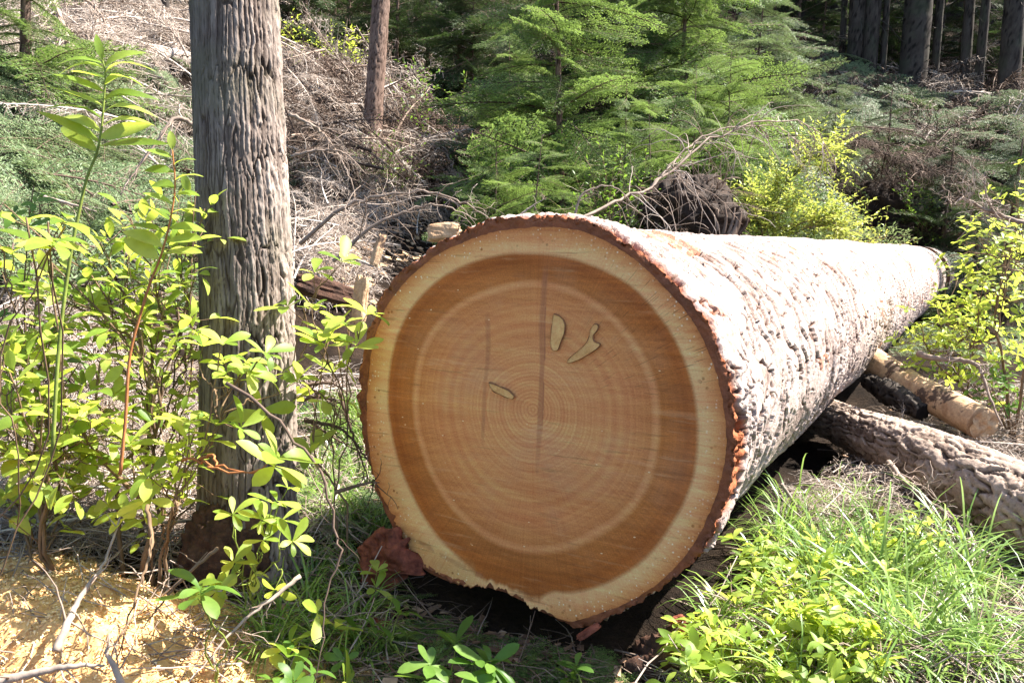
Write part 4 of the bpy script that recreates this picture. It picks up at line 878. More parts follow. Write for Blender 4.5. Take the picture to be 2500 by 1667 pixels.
# ------------------------------------------------------------------ slash and brush
def brush(name, label, boxes, seed, mat, tm, sc, up=.12, lift=(.02, .35), tilt=.5, kind="stuff", dmin=2.5, dmax=30, keep=None):
    rng = np.random.default_rng(seed); M = [[] for _ in tm]; T = [[] for _ in tm]
    for x0, y0, x1, y1, n in boxes:
        for _ in range(n):
            p = hit(rng.uniform(x0, x1), rng.uniform(y0, y1), dmin, dmax + 20); d = depth_of(p)
            if d > dmax or (keep and not keep(p)): continue
            x, z = lay(rng, p, tilt, up); j = int(rng.integers(0, len(tm))); s = rng.uniform(*sc) * (1 if d < 8 else min(2.0, d / 8))
            M[j].append(basis(x, z, s)); T[j].append(p + np.array([0, 0, rng.uniform(*lift)]) - x * s * .4)
    mb = MB()
    for j in range(len(tm)):
        if M[j]: replicate(mb, tm[j], np.array(M[j]), np.array(T[j]))
    return tag(mb.build(name, mat, None, True), label, None, None, kind)
def off_log(p):
    dx = p[0] - FC[0]; dy = p[1] - FC[1]; t = dx * DH[0] + dy * DH[1]; s = dx * NH[0] + dy * NH[1]
    return not (0.0 < t < 15 and abs(s) < .38)
brush("dead_brush", "tangle of dead brown boughs over the slope behind the log", [(640, 60, 1180, 300, 150), (660, 280, 1150, 500, 150), (1150, 0, 1750, 300, 90)], 81, M_BRUSH, BRU, (.6, 1.3), .6, (.05, .8), dmin=3, keep=off_log)
brush("dead_brush", "grey dead boughs over the upper left slope", [(0, 0, 450, 200, 130), (150, 180, 480, 420, 26)], 82, M_PALETWIG, BRU, (.6, 1.2), .3, (.05, .5), dmin=3)
brush("dead_brush", "brown dead brush banked up below the dark forest", [(1780, 200, 2352, 330, 95), (1800, 300, 2352, 400, 80), (1700, 40, 1900, 300, 50)], 83, M_BRUSH, BRUL, (.8, 1.3), .4, (.1, .9), dmin=8, dmax=32, keep=off_log)
brush("grey_twigs", "bleached bare twigs sprawling over the brown slash behind the log", [(660, 90, 1160, 300, 34), (660, 280, 1160, 480, 44), (1150, 150, 1700, 420, 22), (1800, 220, 2352, 400, 40)], 87, M_PALETWIG, BRU, (.6, 1.3), .6, (.3, .9), dmin=3, keep=off_log)
brush("grey_twigs", "pale dead twigs heaped behind the left side of the log", [(690, 400, 1150, 560, 110), (690, 560, 860, 720, 40)], 84, M_PALETWIG, BRU, (.35, .8), .45, (.02, .4), dmin=2.5, keep=off_log)
brush("grey_twigs", "pale dead twigs over the ground by the furrowed log", [(1800, 880, 2352, 1120, 60), (1750, 1050, 2100, 1220, 34), (2150, 1250, 2352, 1500, 18), (1720, 1080, 1950, 1250, 20)], 85, M_PALETWIG, BRU, (.22, .5), .3, (.0, .12), dmin=2, keep=off_log)
brush("grey_twigs", "tangled dead twigs under the left-hand bushes", [(0, 950, 480, 1250, 90), (0, 1080, 330, 1290, 40), (0, 600, 420, 950, 60), (700, 850, 860, 1250, 26)], 86, M_PALETWIG, BRU, (.22, .60), .25, (.0, .10), dmin=1.7, keep=off_log)
def drape(name, label, pts, seed, mat, tm, sc, spread):
    rng = np.random.default_rng(seed); M = [[] for _ in tm]; T = [[] for _ in tm]
    for c_, n_ in pts:
        for _ in range(n_):
            a_ = rng.uniform(0, 6.28); x = np.array([cos(a_), sin(a_), rng.uniform(-.7, .25)]); j = int(rng.integers(0, len(tm))); M[j].append(basis(x, np.array([0, 0, 1.0]) + rng.normal(size=3) * .35, rng.uniform(*sc))); T[j].append(c_ + rng.normal(size=3) * spread)
    mb = MB()
    for j in range(len(tm)):
        if M[j]: replicate(mb, tm[j], np.array(M[j]), np.array(T[j]))
    return tag(mb.build(name, mat), label, None, None, "stuff")
drape("dead_brush", "dead brown boughs hanging over the black shaded hollow", [(at(x, y, 12.9), 16) for x, y in ((1890, 375), (1950, 350), (2010, 345), (2080, 350), (2150, 375), (2220, 420))], 89, M_BRUSH, BRU, (.6, 1.2), .25)
drape("dead_brush", "brown rootlets and twigs over the root clump behind the log", [(at(x, y, 6.1), 7) for x, y in ((1500, 470), (1560, 440), (1620, 440), (1670, 470), (1530, 500))], 90, M_DARKLITTER, BRU, (.15, .35), .06)
# fallen green boughs
def boughs(name, label, boxes, seed, mat, sc, group, cat="bough", up=.2, lift=(.02, .25), keep=None, dmin=1.7):
    rng = np.random.default_rng(seed); meshes = []
    for nee, st in HEM:
        a = MB(); a.add(*nee); b_ = MB(); b_.add(*st); meshes.append((a.mesh("needles", mat, False), b_.mesh("twig", M_BRUSH)))
    for x0, y0, x1, y1, n in boxes:
        for _ in range(n):
            p = hit(rng.uniform(x0, x1), rng.uniform(y0, y1), dmin)
            if keep and not keep(p): continue
            x, z = lay(rng, p, .3, up); s = rng.uniform(*sc); na, nb_ = meshes[int(rng.integers(0, 3))]
            r = thing(name, p, label, cat, group); M = basis(x, z, 1.0); r.matrix_basis = Matrix.Translation(Vector(p + np.array([0, 0, rng.uniform(*lift)]) - x * s * .4)) @ Matrix(M.tolist()).to_4x4() @ Matrix.Scale(s, 4)
            for nm, me in (("needles", na), ("twig", nb_)):
                o = bpy.data.objects.new(nm, me); COL.objects.link(o); o.parent = r
boughs("fallen_bough", "grey-green conifer bough lying among the slash on the left slope", [(0, 150, 470, 400, 90), (0, 350, 470, 660, 75), (680, 380, 800, 470, 9)], 91, M_NEEDLE_PALE, (.55, 1.2), "fallen green boughs on the left slope")
boughs("fallen_sprig", "small green conifer sprig lying on the shaded ground below the sawn end", [(820, 1400, 1520, 1580, 90), (560, 1330, 900, 1568, 40)], 92, M_NEEDLE, (.14, .30), "green sprigs under the sawn end", "sprig", .15, (0, .03), off_log, 1.2)
boughs("fallen_sprig", "small bright green conifer sprig lying between the standing tree and the log", [(690, 930, 880, 1260, 44)], 93, M_NEEDLE_PALE, (.16, .34), "green sprigs left of the log", "sprig", .2, (0, .05), off_log)
boughs("fallen_bough", "green conifer bough lying on the slope below the forest", [(1720, 120, 1980, 480, 95), (1930, 260, 2352, 440, 70)], 94, M_NEEDLE_PALE, (1.0, 1.9), "green boughs on the slope by the forest", keep=off_log, dmin=7, lift=(.35, 1.1))
boughs("fallen_bough", "green conifer bough lying in the gully right of the log", [(2080, 600, 2352, 860, 26)], 95, M_NEEDLE_PALE, (.5, .9), "green boughs right of the log", keep=off_log, dmin=3)

# single dead branches that stand out
def dead_branch(label, pts, r, seed, nside=14, sl=(.15, .45), droop=-.10, mat=None, group=None, curl=.22, lvl2=True, name="dead_branch", rmin=.0016):
    rng = np.random.default_rng(seed); P = smooth_path(pts, 30); L = np.linalg.norm(np.diff(P, axis=0), axis=1).sum(); P[1:-1] += rng.normal(size=(28, 3)) * .004 * L
    mb = MB(); tube(mb, P, np.linspace(r, r * .22, 30), 8)
    for k in range(nside):
        i = int(rng.uniform(4, 28)); t = unit(P[i + 1] - P[i]); d = unit(t * .7 + rv(rng) * .8); l = rng.uniform(*sl) * (1.1 - i / 45)
        Q, _ = twig_path(P[i], d, l, rng, 9, curl, droop); rr = max(rmin, r * .32 * (1 - i / 50)); tube(mb, Q, np.linspace(rr, rr * .4, 9), 5)
        if lvl2:
            for m in range(int(rng.integers(2, 6))):
                ii = int(rng.uniform(2, 8)); W, _ = twig_path(Q[ii], unit(Q[ii] - Q[ii - 1] + rv(rng) * .9), l * rng.uniform(.25, .6), rng, 6, curl, droop); tube(mb, W, np.linspace(rr * .5, rr * .3, 6), 3, False)
    return tag(mb.build(name, mat or M_TWIG), label, "branch", group)
def px(pts, d0, d1=None):
    d1 = d0 if d1 is None else d1; n = len(pts); return [at(x, y, d0 + (d1 - d0) * i / (n - 1)) for i, (x, y) in enumerate(pts)]
dead_branch("long bare branch arching from behind the log toward the yellow bush", px([(1305, 520), (1400, 470), (1480, 440), (1560, 380), (1640, 318), (1760, 278), (1850, 285), (1900, 330), (1922, 400)], 4.1, 5.2), .0085, 101, 40, (.25, .7), -.20, rmin=.0030)
dead_branch("thinner bare branch beside the long arching one", px([(1490, 440), (1545, 370), (1620, 312), (1720, 288), (1800, 300), (1870, 370)], 4.5, 5.1), .006, 102, 26, (.2, .6), -.20, rmin=.0030)
dead_branch("bare curved branch reaching the log top from the twig heap at left", px([(690, 560), (780, 480), (880, 450), (980, 440), (1060, 465), (1125, 503)], 4.0, 3.7), .010, 103, 20, (.15, .45), -.04)
dead_branch("lower of the curved bare branches left of the log top", px([(765, 600), (850, 525), (930, 485), (1010, 472), (1095, 505)], 3.6), .009, 104, 14, (.12, .35), -.04)
dead_branch("bare twig rising in a hoop just over the log top", px([(1320, 497), (1335, 450), (1380, 428), (1420, 435), (1460, 480)], 4.0), .006, 105, 8, (.08, .2), -.02)
dead_branch("bare twig pointing up right from the log top", px([(1190, 498), (1220, 475), (1255, 455)], 3.9), .006, 106, 5, (.06, .15), 0)
dead_branch("large bare grey limb hanging down the top left of the slope", px([(100, -40), (128, 20), (146, 75), (140, 130), (100, 170), (60, 200)], 8.2, 7.4), .034, 107, 34, (.4, 1.2), -.16)
dead_branch("grey limb drooping beside the large hanging limb", px([(146, 70), (180, 130), (220, 190), (260, 240)], 8.0, 7.2), .018, 108, 22, (.3, .9), -.16)
dead_branch("bare arching branch at the top left, right of the hanging limb", px([(170, -20), (215, 15), (240, 50), (250, 90)], 9), .02, 109, 16, (.3, .8), -.12)
dead_branch("pale forked branch slanting down behind the left-hand bushes", px([(446, 290), (404, 272), (356, 332), (310, 395), (276, 448)], 4.6, 4.3), .014, 110, 12, (.12, .4), -.05)
dead_branch("straight bare stick lying level behind the left-hand bushes", px([(95, 452), (160, 468), (222, 486)], 3.6), .009, 111, 6, (.08, .2), -.05)
dead_branch("bare branch curving down beside the standing grey tree", px([(664, 262), (720, 290), (760, 330), (800, 400), (820, 470)], 5.2), .012, 112, 16, (.2, .5), -.12)
dead_branch("bare branch below the curving one beside the standing grey tree", px([(668, 360), (730, 345), (790, 352), (840, 400)], 4.9), .010, 113, 14, (.2, .5), -.12)
dead_branch("curly silver-grey dead branch at the right edge", px([(2400, 520), (2330, 505), (2260, 480), (2215, 455), (2190, 470)], 3.4, 3.3), .010, 114, 26, (.10, .28), .10, curl=.55)
dead_branch("upright silver-grey twig over the curly branch at right", px([(2290, 500), (2266, 450), (2262, 400), (2275, 395)], 3.35), .005, 115, 8, (.05, .15), .1, curl=.5)
dead_branch("grey crooked branch bending down to the broken peeled log", px([(2110, 812), (2143, 822), (2211, 827), (2247, 843), (2271, 903), (2303, 979)], 4.3, 3.9), .017, 116, 12, (.1, .3), .05, curl=.4)
dead_branch("peeling white branch lying across the furrowed log", px([(2040, 1060), (2067, 1093), (2111, 1137), (2171, 1177), (2249, 1241)], 3.05, 2.72), .011, 117, 24, (.06, .22), -.05, curl=.35)
dead_branch("pale stick leaning between the big log and the grass", px([(1795, 1111), (1831, 1165), (1865, 1225)], 2.9), .007, 118, 5, (.04, .15), -.05)
dead_branch("thick pale stick lying across the sawdust at the bottom left corner", px([(-40, 1572), (60, 1550), (160, 1530), (240, 1527)], 1.66, 1.70), .0115, 119, 6, (.06, .18), -.02, lvl2=False)
dead_branch("short forked stick standing at the end of the thick pale stick", px([(285, 1590), (265, 1535), (246, 1500), (252, 1478)], 1.68), .009, 120, 4, (.04, .12), .02, lvl2=False)
dead_branch("lichen-grey crooked stick rising from the sawdust", px([(128, 1495), (160, 1425), (172, 1393), (216, 1329), (240, 1289), (280, 1173)], 1.74, 2.0), .009, 121, 7, (.05, .18), .02, lvl2=False)
dead_branch("dark stick slanting across the bottom between sawdust and shade", px([(690, 1322), (552, 1433), (432, 1570)], 1.95, 1.78), .0055, 122, 8, (.06, .2), -.02)
dead_branch("brown bare stem bending down past the left of the sawn log", px([(520, 880), (612, 941), (680, 1017), (748, 1109), (768, 1221), (780, 1281), (748, 1381), (740, 1481), (716, 1580)], 1.85, 1.70), .0042, 123, 4, (.05, .12), .0, M_BRUSH, lvl2=False, curl=.2)
dead_branch("slim green-brown stem leaning over the sawdust", px([(500, 1258), (420, 1329), (360, 1400), (326, 1445)], 1.78), .004, 124, 3, (.05, .12), 0, M_STEM, lvl2=False)
dead_branch("red-brown bare stem standing in the sawdust", px([(340, 1160), (348, 1221), (344, 1281), (318, 1350), (296, 1417), (266, 1515)], 1.90, 1.70), .0048, 125, 4, (.05, .15), 0, M_STEM, lvl2=False)
for k, (pts, d) in enumerate([([(700, 884), (760, 880), (800, 905)], 2.6), ([(690, 920), (740, 912), (800, 935)], 2.6), ([(700, 965), (790, 990), (860, 1080)], 2.4), ([(780, 900), (810, 1000), (850, 1110)], 2.55), ([(700, 960), (760, 1000), (830, 1040)], 2.6), ([(770, 1130), (840, 1110), (872, 1108)], 2.3)]):
    dead_branch("thin bare twig between the standing grey tree and the log", px(pts, d), .006, 140 + k, 7, (.06, .2), 0, M_BRUSH, "bare twigs beside the log")
# ------------------------------------------------------------------ left foreground bushes
def shoot(name, label, pts, d, seed, pairs_from, ll, leaf, smat, lowmat=None, r=.0042, mat=None, lean=0):
    rng = np.random.default_rng(seed); P = smooth_path(px(pts, d), 40); root = thing(name, P[0], label, "shrub"); mb = MB(); tube(mb, P, np.linspace(r, .0014, 40), 7); mb.build("stem", smat, root); L = Leaves(); side = 1
    i0 = int(40 * pairs_from)
    for i in range(i0, 39, max(1, int((39 - i0) / 11))):
        t = unit(P[min(39, i + 1)] - P[i - 1]); s = unit(np.cross(t, FWD)) * side; side = -side; u = (i - i0) / (39 - i0)
        x = unit(s + FWD * rng.uniform(-.6, .3) + t * .35); L.add(P[i], x, unit(np.array([.2, -.55, 1]) + rng.normal(size=3) * .35), ll * (1.1 - .45 * u) * rng.uniform(.85, 1.1))
    L.add(P[-1], unit(P[-1] - P[-3]), unit([.3, -1, .4]), ll * .5)
    ml = MB(); L.fill(ml, LEAVES[leaf], rng); ml.build("foliage", mat or M_LEAF, root); return root
shoot("leafy_shoot", "tall single green shoot with drooping paired leaves, highest of the left bushes", [(120, 1050), (135, 800), (160, 600), (184, 476), (200, 408), (222, 352), (232, 304), (238, 240), (242, 172), (236, 140)], 1.75, 201, .55, .128, 'lance', M_GREENSTEM)
shoot("leafy_shoot", "upright shoot with an orange-red stem left of the standing tree", [(276, 1090), (288, 965), (298, 820), (324, 717), (344, 652), (368, 592), (388, 520), (402, 430), (396, 345)], 1.85, 202, .62, .085, 'oval', M_REDSTEM, r=.0040)
S1 = lambda L_, d, j=.12, seed=0: [at(x, y, d + j * sin(x * 1.7 + y)) for x, y in L_]
bL = below(276, 1130, 2.25)
shrub("leafy_bush", "branching bush with brown forked stems in the middle of the left thicket", bL, S1([(120, 605), (60, 540), (10, 470), (230, 560), (180, 700), (290, 620), (330, 780), (90, 690)], 2.15), 203, 'alt', 'oval', .075, 6, M_LEAF, M_STEM, .010, (.12, .26), dens=.045)
shrub("leafy_bush", "bush with large pale leaves at the left edge", below(-90, 1000, 1.7), S1([(60, 500), (110, 510), (150, 520), (20, 640), (-10, 560)], 1.5, .06), 204, 'whorl', 'oval', .080, 0, M_LEAF, M_STEM, .0025, (.06, .14))
shrub("leafy_bush", "bright leafy bush behind the red-stemmed shoot", below(330, 1000, 2.5), S1([(300, 680), (380, 690), (430, 720), (330, 740), (450, 440), (470, 480), (420, 500), (250, 700), (440, 790), (300, 500)], 2.35), 205, 'alt', 'oval', .072, 5, M_LEAF, M_STEM, .008, dens=.045)
shrub("leafy_bush", "low spreading bush over the twigs at lower left", below(120, 1180, 2.2), S1([(20, 850), (90, 900), (160, 960), (30, 980), (220, 960), (100, 1050), (0, 1040), (190, 1060), (260, 1010), (60, 780)], 2.05), 206, 'alt', 'oval', .082, 5, M_LEAF, M_STEM, .007, dens=.05)
shrub("leafy_bush", "whorl-leaved bush in front of the foot of the standing tree", below(340, 1270, 2.2), S1([(450, 985), (430, 1005), (370, 1110), (395, 1150), (505, 805), (560, 880), (590, 830), (640, 905), (520, 870), (455, 830), (330, 1060), (290, 1130), (480, 1010), (430, 1130)], 2.05, .08), 207, 'whorl', 'obov', .082, 1, M_LEAF, M_STEM, .007, (.06, .12))
shrub("leafy_bush", "arching sprig with five big leaves in front of the standing tree", at(440, 1062, 2.0), S1([(606, 1075), (600, 1085)], 1.80, .02), 208, 'whorl', 'obov', .118, 0, M_LEAF, M_REDSTEM, .0042, bow=.02)
shrub("leafy_bush", "low whorl-leaved bush right of the tree foot", below(600, 1380, 2.15), S1([(540, 1215), (590, 1270), (545, 1310), (640, 1160), (660, 1245), (690, 1390), (620, 1200)], 2.0, .08), 209, 'whorl', 'obov', .066, 1, M_LEAF, M_GREENSTEM, .004, (.04, .10))
shrub("leafy_bush", "leafy sprig between the standing tree and the log", below(770, 1000, 2.4), S1([(760, 765), (800, 745), (730, 800), (775, 790), (720, 740), (740, 640), (770, 620), (820, 760), (760, 830)], 2.3), 210, 'whorl', 'obov', .088, 1, M_LEAF, M_STEM, .005, (.05, .12))
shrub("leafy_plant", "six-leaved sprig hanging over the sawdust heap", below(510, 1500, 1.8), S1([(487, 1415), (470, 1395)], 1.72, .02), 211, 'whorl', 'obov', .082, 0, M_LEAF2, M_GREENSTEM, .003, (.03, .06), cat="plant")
rng = np.random.default_rng(55)
for k, (x0, y0, x1, y1, d, lab) in enumerate([(0, 560, 180, 780, 2.4, "dense bush of small leaves at the left edge, below the big pale leaves"), (180, 640, 470, 880, 2.6, "dense bright bush filling the gap left of the standing tree"), (0, 800, 240, 1040, 2.2, "leafy bush low at the left edge above the twigs"), (240, 860, 470, 1120, 2.3, "leafy bush around the brown forked stems"), (0, 380, 150, 620, 2.6, "shadier bush behind the big pale leaves"), (200, 420, 470, 640, 3.0, "open bush in front of the fallen green boughs"), (0, 1000, 180, 1160, 2.3, "sparse bush over the dead twigs at lower left")]):
    n = (6, 6, 5, 4, 4, 4, 3)[k]
    tips = [at(rng.uniform(x0, x1), rng.uniform(y0, y1), d + rng.uniform(-.2, .2)) for _ in range(n)]
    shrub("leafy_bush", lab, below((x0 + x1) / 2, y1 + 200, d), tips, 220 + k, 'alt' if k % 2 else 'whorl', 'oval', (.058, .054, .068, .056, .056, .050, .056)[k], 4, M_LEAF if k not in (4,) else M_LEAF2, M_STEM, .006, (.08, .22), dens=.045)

# plants in the shade in front of the sawn end, and at lower right
def small_plant(p, h, seed, label, ll, mat, group=None, n=2, style='whorl', leaf='obov'):
    rng = np.random.default_rng(seed); tips = [p + np.array([rng.uniform(-.5, .5) * h, rng.uniform(-.5, .5) * h, h * rng.uniform(.6, 1.1)]) for _ in range(n)]
    return shrub("leafy_plant", label, p, tips, seed, style, leaf, ll, 1, mat, M_GREENSTEM, .0028, (.03, .08), group, "plant")
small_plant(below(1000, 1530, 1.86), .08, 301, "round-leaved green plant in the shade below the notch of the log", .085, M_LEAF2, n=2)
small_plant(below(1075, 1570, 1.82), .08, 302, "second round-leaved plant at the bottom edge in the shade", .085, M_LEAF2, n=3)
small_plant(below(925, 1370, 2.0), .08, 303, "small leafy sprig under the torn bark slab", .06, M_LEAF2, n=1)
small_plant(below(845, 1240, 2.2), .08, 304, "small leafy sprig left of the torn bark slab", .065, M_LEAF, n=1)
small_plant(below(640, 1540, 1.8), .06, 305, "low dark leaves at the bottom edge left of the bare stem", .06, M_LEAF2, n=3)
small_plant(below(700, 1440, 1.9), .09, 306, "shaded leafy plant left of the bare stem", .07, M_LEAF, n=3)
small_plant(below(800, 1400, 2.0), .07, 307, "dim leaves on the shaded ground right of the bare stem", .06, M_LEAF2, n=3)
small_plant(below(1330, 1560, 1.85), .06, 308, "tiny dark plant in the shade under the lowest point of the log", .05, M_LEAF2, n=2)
rng = np.random.default_rng(77)
for k in range(64):
    x, y = rng.uniform(1530, 2010), rng.uniform(1330, 1640)
    if y < 1330 + (1700 - x) * .5 and x < 1700: y += 60
    p = below(x, y, 1.0) if False else hit(x, y, 1.2)
    if not off_log(p): continue
    small_plant(p, rng.uniform(.05, .13), 400 + k, "low bright leafy plant in the sunny patch right of the sawn end", rng.uniform(.036, .060), M_LEAF, "low plants right of the sawn end", int(rng.integers(2, 5)), 'whorl' if k % 3 else 'alt', 'obov' if k % 2 else 'oval')
for k, (x, y, d, h) in enumerate([(2050, 1290, 2.55, .20), (2120, 1300, 2.5, .16), (2010, 1270, 2.6, .18)]):
    small_plant(below(x, y, d), h, 450 + k, "yellowish leafy plant between grass and the furrowed log", .045, M_LEAF, "plants below the furrowed log", 4, 'alt', 'oval')
shrub("leafy_bush", "lush bright bush on the right side beyond the log", below(2290, 900, 4.6), [at(x, y, 4.6 + .3 * sin(x)) for x, y in ((2110, 740), (2150, 700), (2200, 640), (2260, 620), (2320, 600), (2350, 650), (2180, 780), (2250, 740), (2330, 760), (2120, 800), (2200, 700), (2300, 690), (2352, 820), (2260, 840))], 231, 'whorl', 'obov', .058, 12, M_LEAF, M_STEM, .012, (.12, .34))
shrub("leafy_bush", "bright leafy bush at the right edge behind the curly branch", below(2360, 700, 4.2), [at(x, y, 4.1 + .2 * sin(x)) for x, y in ((2330, 420), (2352, 460), (2300, 500), (2340, 530), (2280, 560), (2370, 420), (2230, 560), (2180, 590), (2260, 600), (2352, 380))], 232, 'whorl', 'obov', .055, 6, M_LEAF, M_STEM, .010, (.10, .24))
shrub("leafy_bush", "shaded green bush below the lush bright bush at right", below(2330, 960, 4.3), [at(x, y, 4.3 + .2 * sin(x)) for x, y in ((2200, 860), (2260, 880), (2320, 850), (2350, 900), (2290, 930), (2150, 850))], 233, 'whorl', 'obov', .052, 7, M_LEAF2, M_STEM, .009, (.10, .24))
for k, (x, y, d, n, lab, mt) in enumerate([(300, 60, 13, 10, "bright leafy bush among trunks at the top left", M_LEAF), (770, 120, 12, 10, "bright leafy bush right of the slender brown tree's top", M_LEAF), (1130, 450, 7.5, 12, "green leafy bush under the young hemlock", M_LEAF2), (1380, 470, 6.0, 10, "leafy undergrowth just behind the log top", M_LEAF2), (2060, 480, 12.4, 9, "bright leafy patch in front of the black shaded hollow", M_LEAF2), (860, 380, 8.0, 7, "leafy green patch at the foot of the slender brown tree", M_LEAF2), (1950, 570, 7.5, 7, "yellow-leaved sprig behind the log beside the black hollow", M_YELLOW), (660, 120, 12, 6, "yellow-green leaves just right of the standing grey tree", M_LEAF), (1010, 210, 10, 5, "tiny green bush in the brown brush", M_LEAF2)]):
    r2 = np.random.default_rng(500 + k); wd = 90; tips = [at(x + r2.uniform(-wd, wd), y + r2.uniform(-70, 40), d + r2.uniform(-.4, .4)) for _ in range(n)]
    shrub("leafy_bush", lab, below(x, y + 60, d), tips, 240 + k, 'alt', 'oval', .075 if d > 9 else .055, 9, mt, M_STEM, .010, (.2, .5), dens=.05, tm=[SMALL])

# ------------------------------------------------------------------ grass
def tuft_tmpl(seed, n=60, L=(.16, .46), spread=.85):
    rng = np.random.default_rng(seed); mb = MB()
    for k in range(n):
        a = rng.uniform(0, 6.28); l = rng.uniform(*L); o = np.array([cos(a), sin(a), 0]); b0 = o * rng.uniform(0, .03) + np.array([rng.normal() * .01, rng.normal() * .01, 0]); e0 = rng.uniform(.75, 1.45); P = [b0]; el = e0
        for j in range(6): P.append(P[-1] + (o * cos(el) * spread + np.array([0, 0, sin(el)])) * l / 6); el -= rng.uniform(.14, .52)
        P = np.array(P); w_ = .0024 * rng.uniform(.7, 1.3) * np.array([.8, 1, 1, .95, .8, .55, .12]); s = np.array([-o[1], o[0], 0])
        V = np.concatenate([P - s * w_[:, None], P + s * w_[:, None]]); q = [(i, i + 1, i + 8, i + 7) for i in range(6)]; mb.add(V, q)
    return mb
TM = [tuft_tmpl(s).mesh("grass_tuft", M_GRASS) for s in (1, 2, 3, 4)]; TA = [tuft_tmpl(s, 40, (.10, .28)).arrays() for s in (5, 6, 7)]
rng = np.random.default_rng(88)
for k in range(30):
    x, y = rng.uniform(1820, 2352), rng.uniform(1240, 1640)
    if k < 8: x, y = rng.uniform(1640, 1850), rng.uniform(1190, 1300)
    p = hit(x, y, 1.2)
    if not off_log(p): continue
    o = bpy.data.objects.new("grass_tuft", TM[k % 4]); COL.objects.link(o); o.location = Vector(p - [0, 0, .01]); s = rng.uniform(.7, 1.15); o.scale = (s, s, s); o.rotation_euler = (rng.normal() * .2, rng.normal() * .2, rng.uniform(0, 6.28))
    tag(o, "arching tuft of long thin grass in the sunny lower right", "grass tuft", "grass tufts at lower right")
def field(name, label, tm, boxes, seed, mat, sc, kind="stuff", flat=False, smooth=True, dz=(0, 0), keep=off_log, dmin=1.2, any_dir=False):
    rng = np.random.default_rng(seed); M = [[] for _ in tm]; T = [[] for _ in tm]
    for x0, y0, x1, y1, n in boxes:
        A_ = [hit(x0 + (x1 - x0) * i / 14, y0 + (y1 - y0) * j / 14, dmin) for j in range(15) for i in range(15)]; A_ = np.array(A_).reshape(15, 15, 3)
        for _ in range(n):
            u, v = rng.uniform(0, 13.99), rng.uniform(0, 13.99); i, j = int(u), int(v); fu, fv = u - i, v - j
            q = (A_[j, i] * (1 - fu) + A_[j, i + 1] * fu) * (1 - fv) + (A_[j + 1, i] * (1 - fu) + A_[j + 1, i + 1] * fu) * fv
            p = gpt(q[0], q[1], rng.uniform(*dz))
            if keep and not keep(p): continue
            if flat: x, z = lay(rng, p, .25, .12)
            elif any_dir: x, z = rv(rng), rv(rng)
            else: x = np.array([cos(rng.uniform(0, 6.28)), sin(rng.uniform(0, 6.28)), .0]) + rng.normal(size=3) * .1; z = np.array([0, 0, 1.0])
            k = int(rng.integers(0, len(tm))); M[k].append(basis(x, z, rng.uniform(*sc))); T[k].append(p)
    mb = MB()
    for k in range(len(tm)):
        if M[k]: replicate(mb, tm[k], np.array(M[k]), np.array(T[k]))
    return tag(mb.build(name, mat, None, smooth), label, None, None, kind)
field("grass", "short grass between the plants", TA, [(1540, 1250, 2352, 1640, 50), (1600, 1150, 2000, 1350, 34), (690, 950, 880, 1250, 40), (560, 1300, 880, 1568, 22)], 601, M_GRASS, (.6, 1.1))
# litter: twigs, needles, chips
def stick_tmpl(seed, k=4):
    rng = np.random.default_rng(seed); P, _ = twig_path(np.array([-.5, 0, 0.0]), np.array([1.0, 0, .06]), 1.0, rng, 6, .20); mb = MB(); tube(mb, P, np.linspace(.011, .005, 6), k)
    if seed % 2:
        Q, _ = twig_path(P[3], np.array([.7, .6, .3]), .35, rng, 4, .2); tube(mb, Q, np.linspace(.007, .004, 4), 3, False)
    return mb.arrays()
ST = [stick_tmpl(s) for s in range(6)]
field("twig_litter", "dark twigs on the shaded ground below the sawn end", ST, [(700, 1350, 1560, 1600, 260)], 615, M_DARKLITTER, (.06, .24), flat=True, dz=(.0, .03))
field("twig_litter", "fine dead twigs littering the forest floor", ST, [(0, 900, 560, 1568, 900), (560, 880, 900, 1568, 520), (1480, 1100, 2352, 1640, 2200), (1800, 880, 2352, 1250, 900), (680, 430, 1150, 720, 700), (0, 250, 480, 900, 900)], 611, M_TWIG, (.06, .30), flat=True, dz=(.0, .05))
fl = (np.array([(-.5, -.2, 0), (.4, -.25, .05), (.5, .15, 0), (-.3, .25, .06)]), np.array([(0, 1, 2, 3)]), np.zeros((0, 3), int))
ndl = (np.array([(-.5, -.03, 0), (.5, -.03, .04), (.5, .03, .04), (-.5, .03, 0)]), np.array([(0, 1, 2, 3)]), np.zeros((0, 3), int))
field("leaf_litter", "brown scraps of bark and leaf on the forest floor", [fl, ndl, ndl], [(0, 900, 560, 1568, 2500), (560, 880, 900, 1568, 1800), (850, 1380, 1560, 1600, 1500), (1480, 1100, 2352, 1640, 6000), (1800, 880, 2352, 1250, 1800)], 612, twig_mat("brown_litter", [(0.10, .055, .035), (.20, .115, .07), (.32, .22, .15)]), (.012, .045), flat=True, smooth=False, dz=(.0, .02))
chip = (np.array([(-.5, -.3, 0), (.5, -.25, .06), (.45, .3, .02), (-.4, .25, .10), (-.45, -.28, -.10), (.48, -.22, -.06), (.42, .28, -.10), (-.38, .22, -.04)]), np.array([(0, 1, 2, 3), (7, 6, 5, 4), (0, 4, 5, 1), (1, 5, 6, 2), (2, 6, 7, 3), (3, 7, 4, 0)]), np.zeros((0, 3), int))
field("wood_chips", "pale wood chips strewn behind the left side of the log", [chip], [(790, 500, 1000, 640, 160), (700, 560, 860, 720, 100)], 613, M_CHUNK, (.02, .08), flat=True, smooth=False, dz=(.0, .10), dmin=2.5)

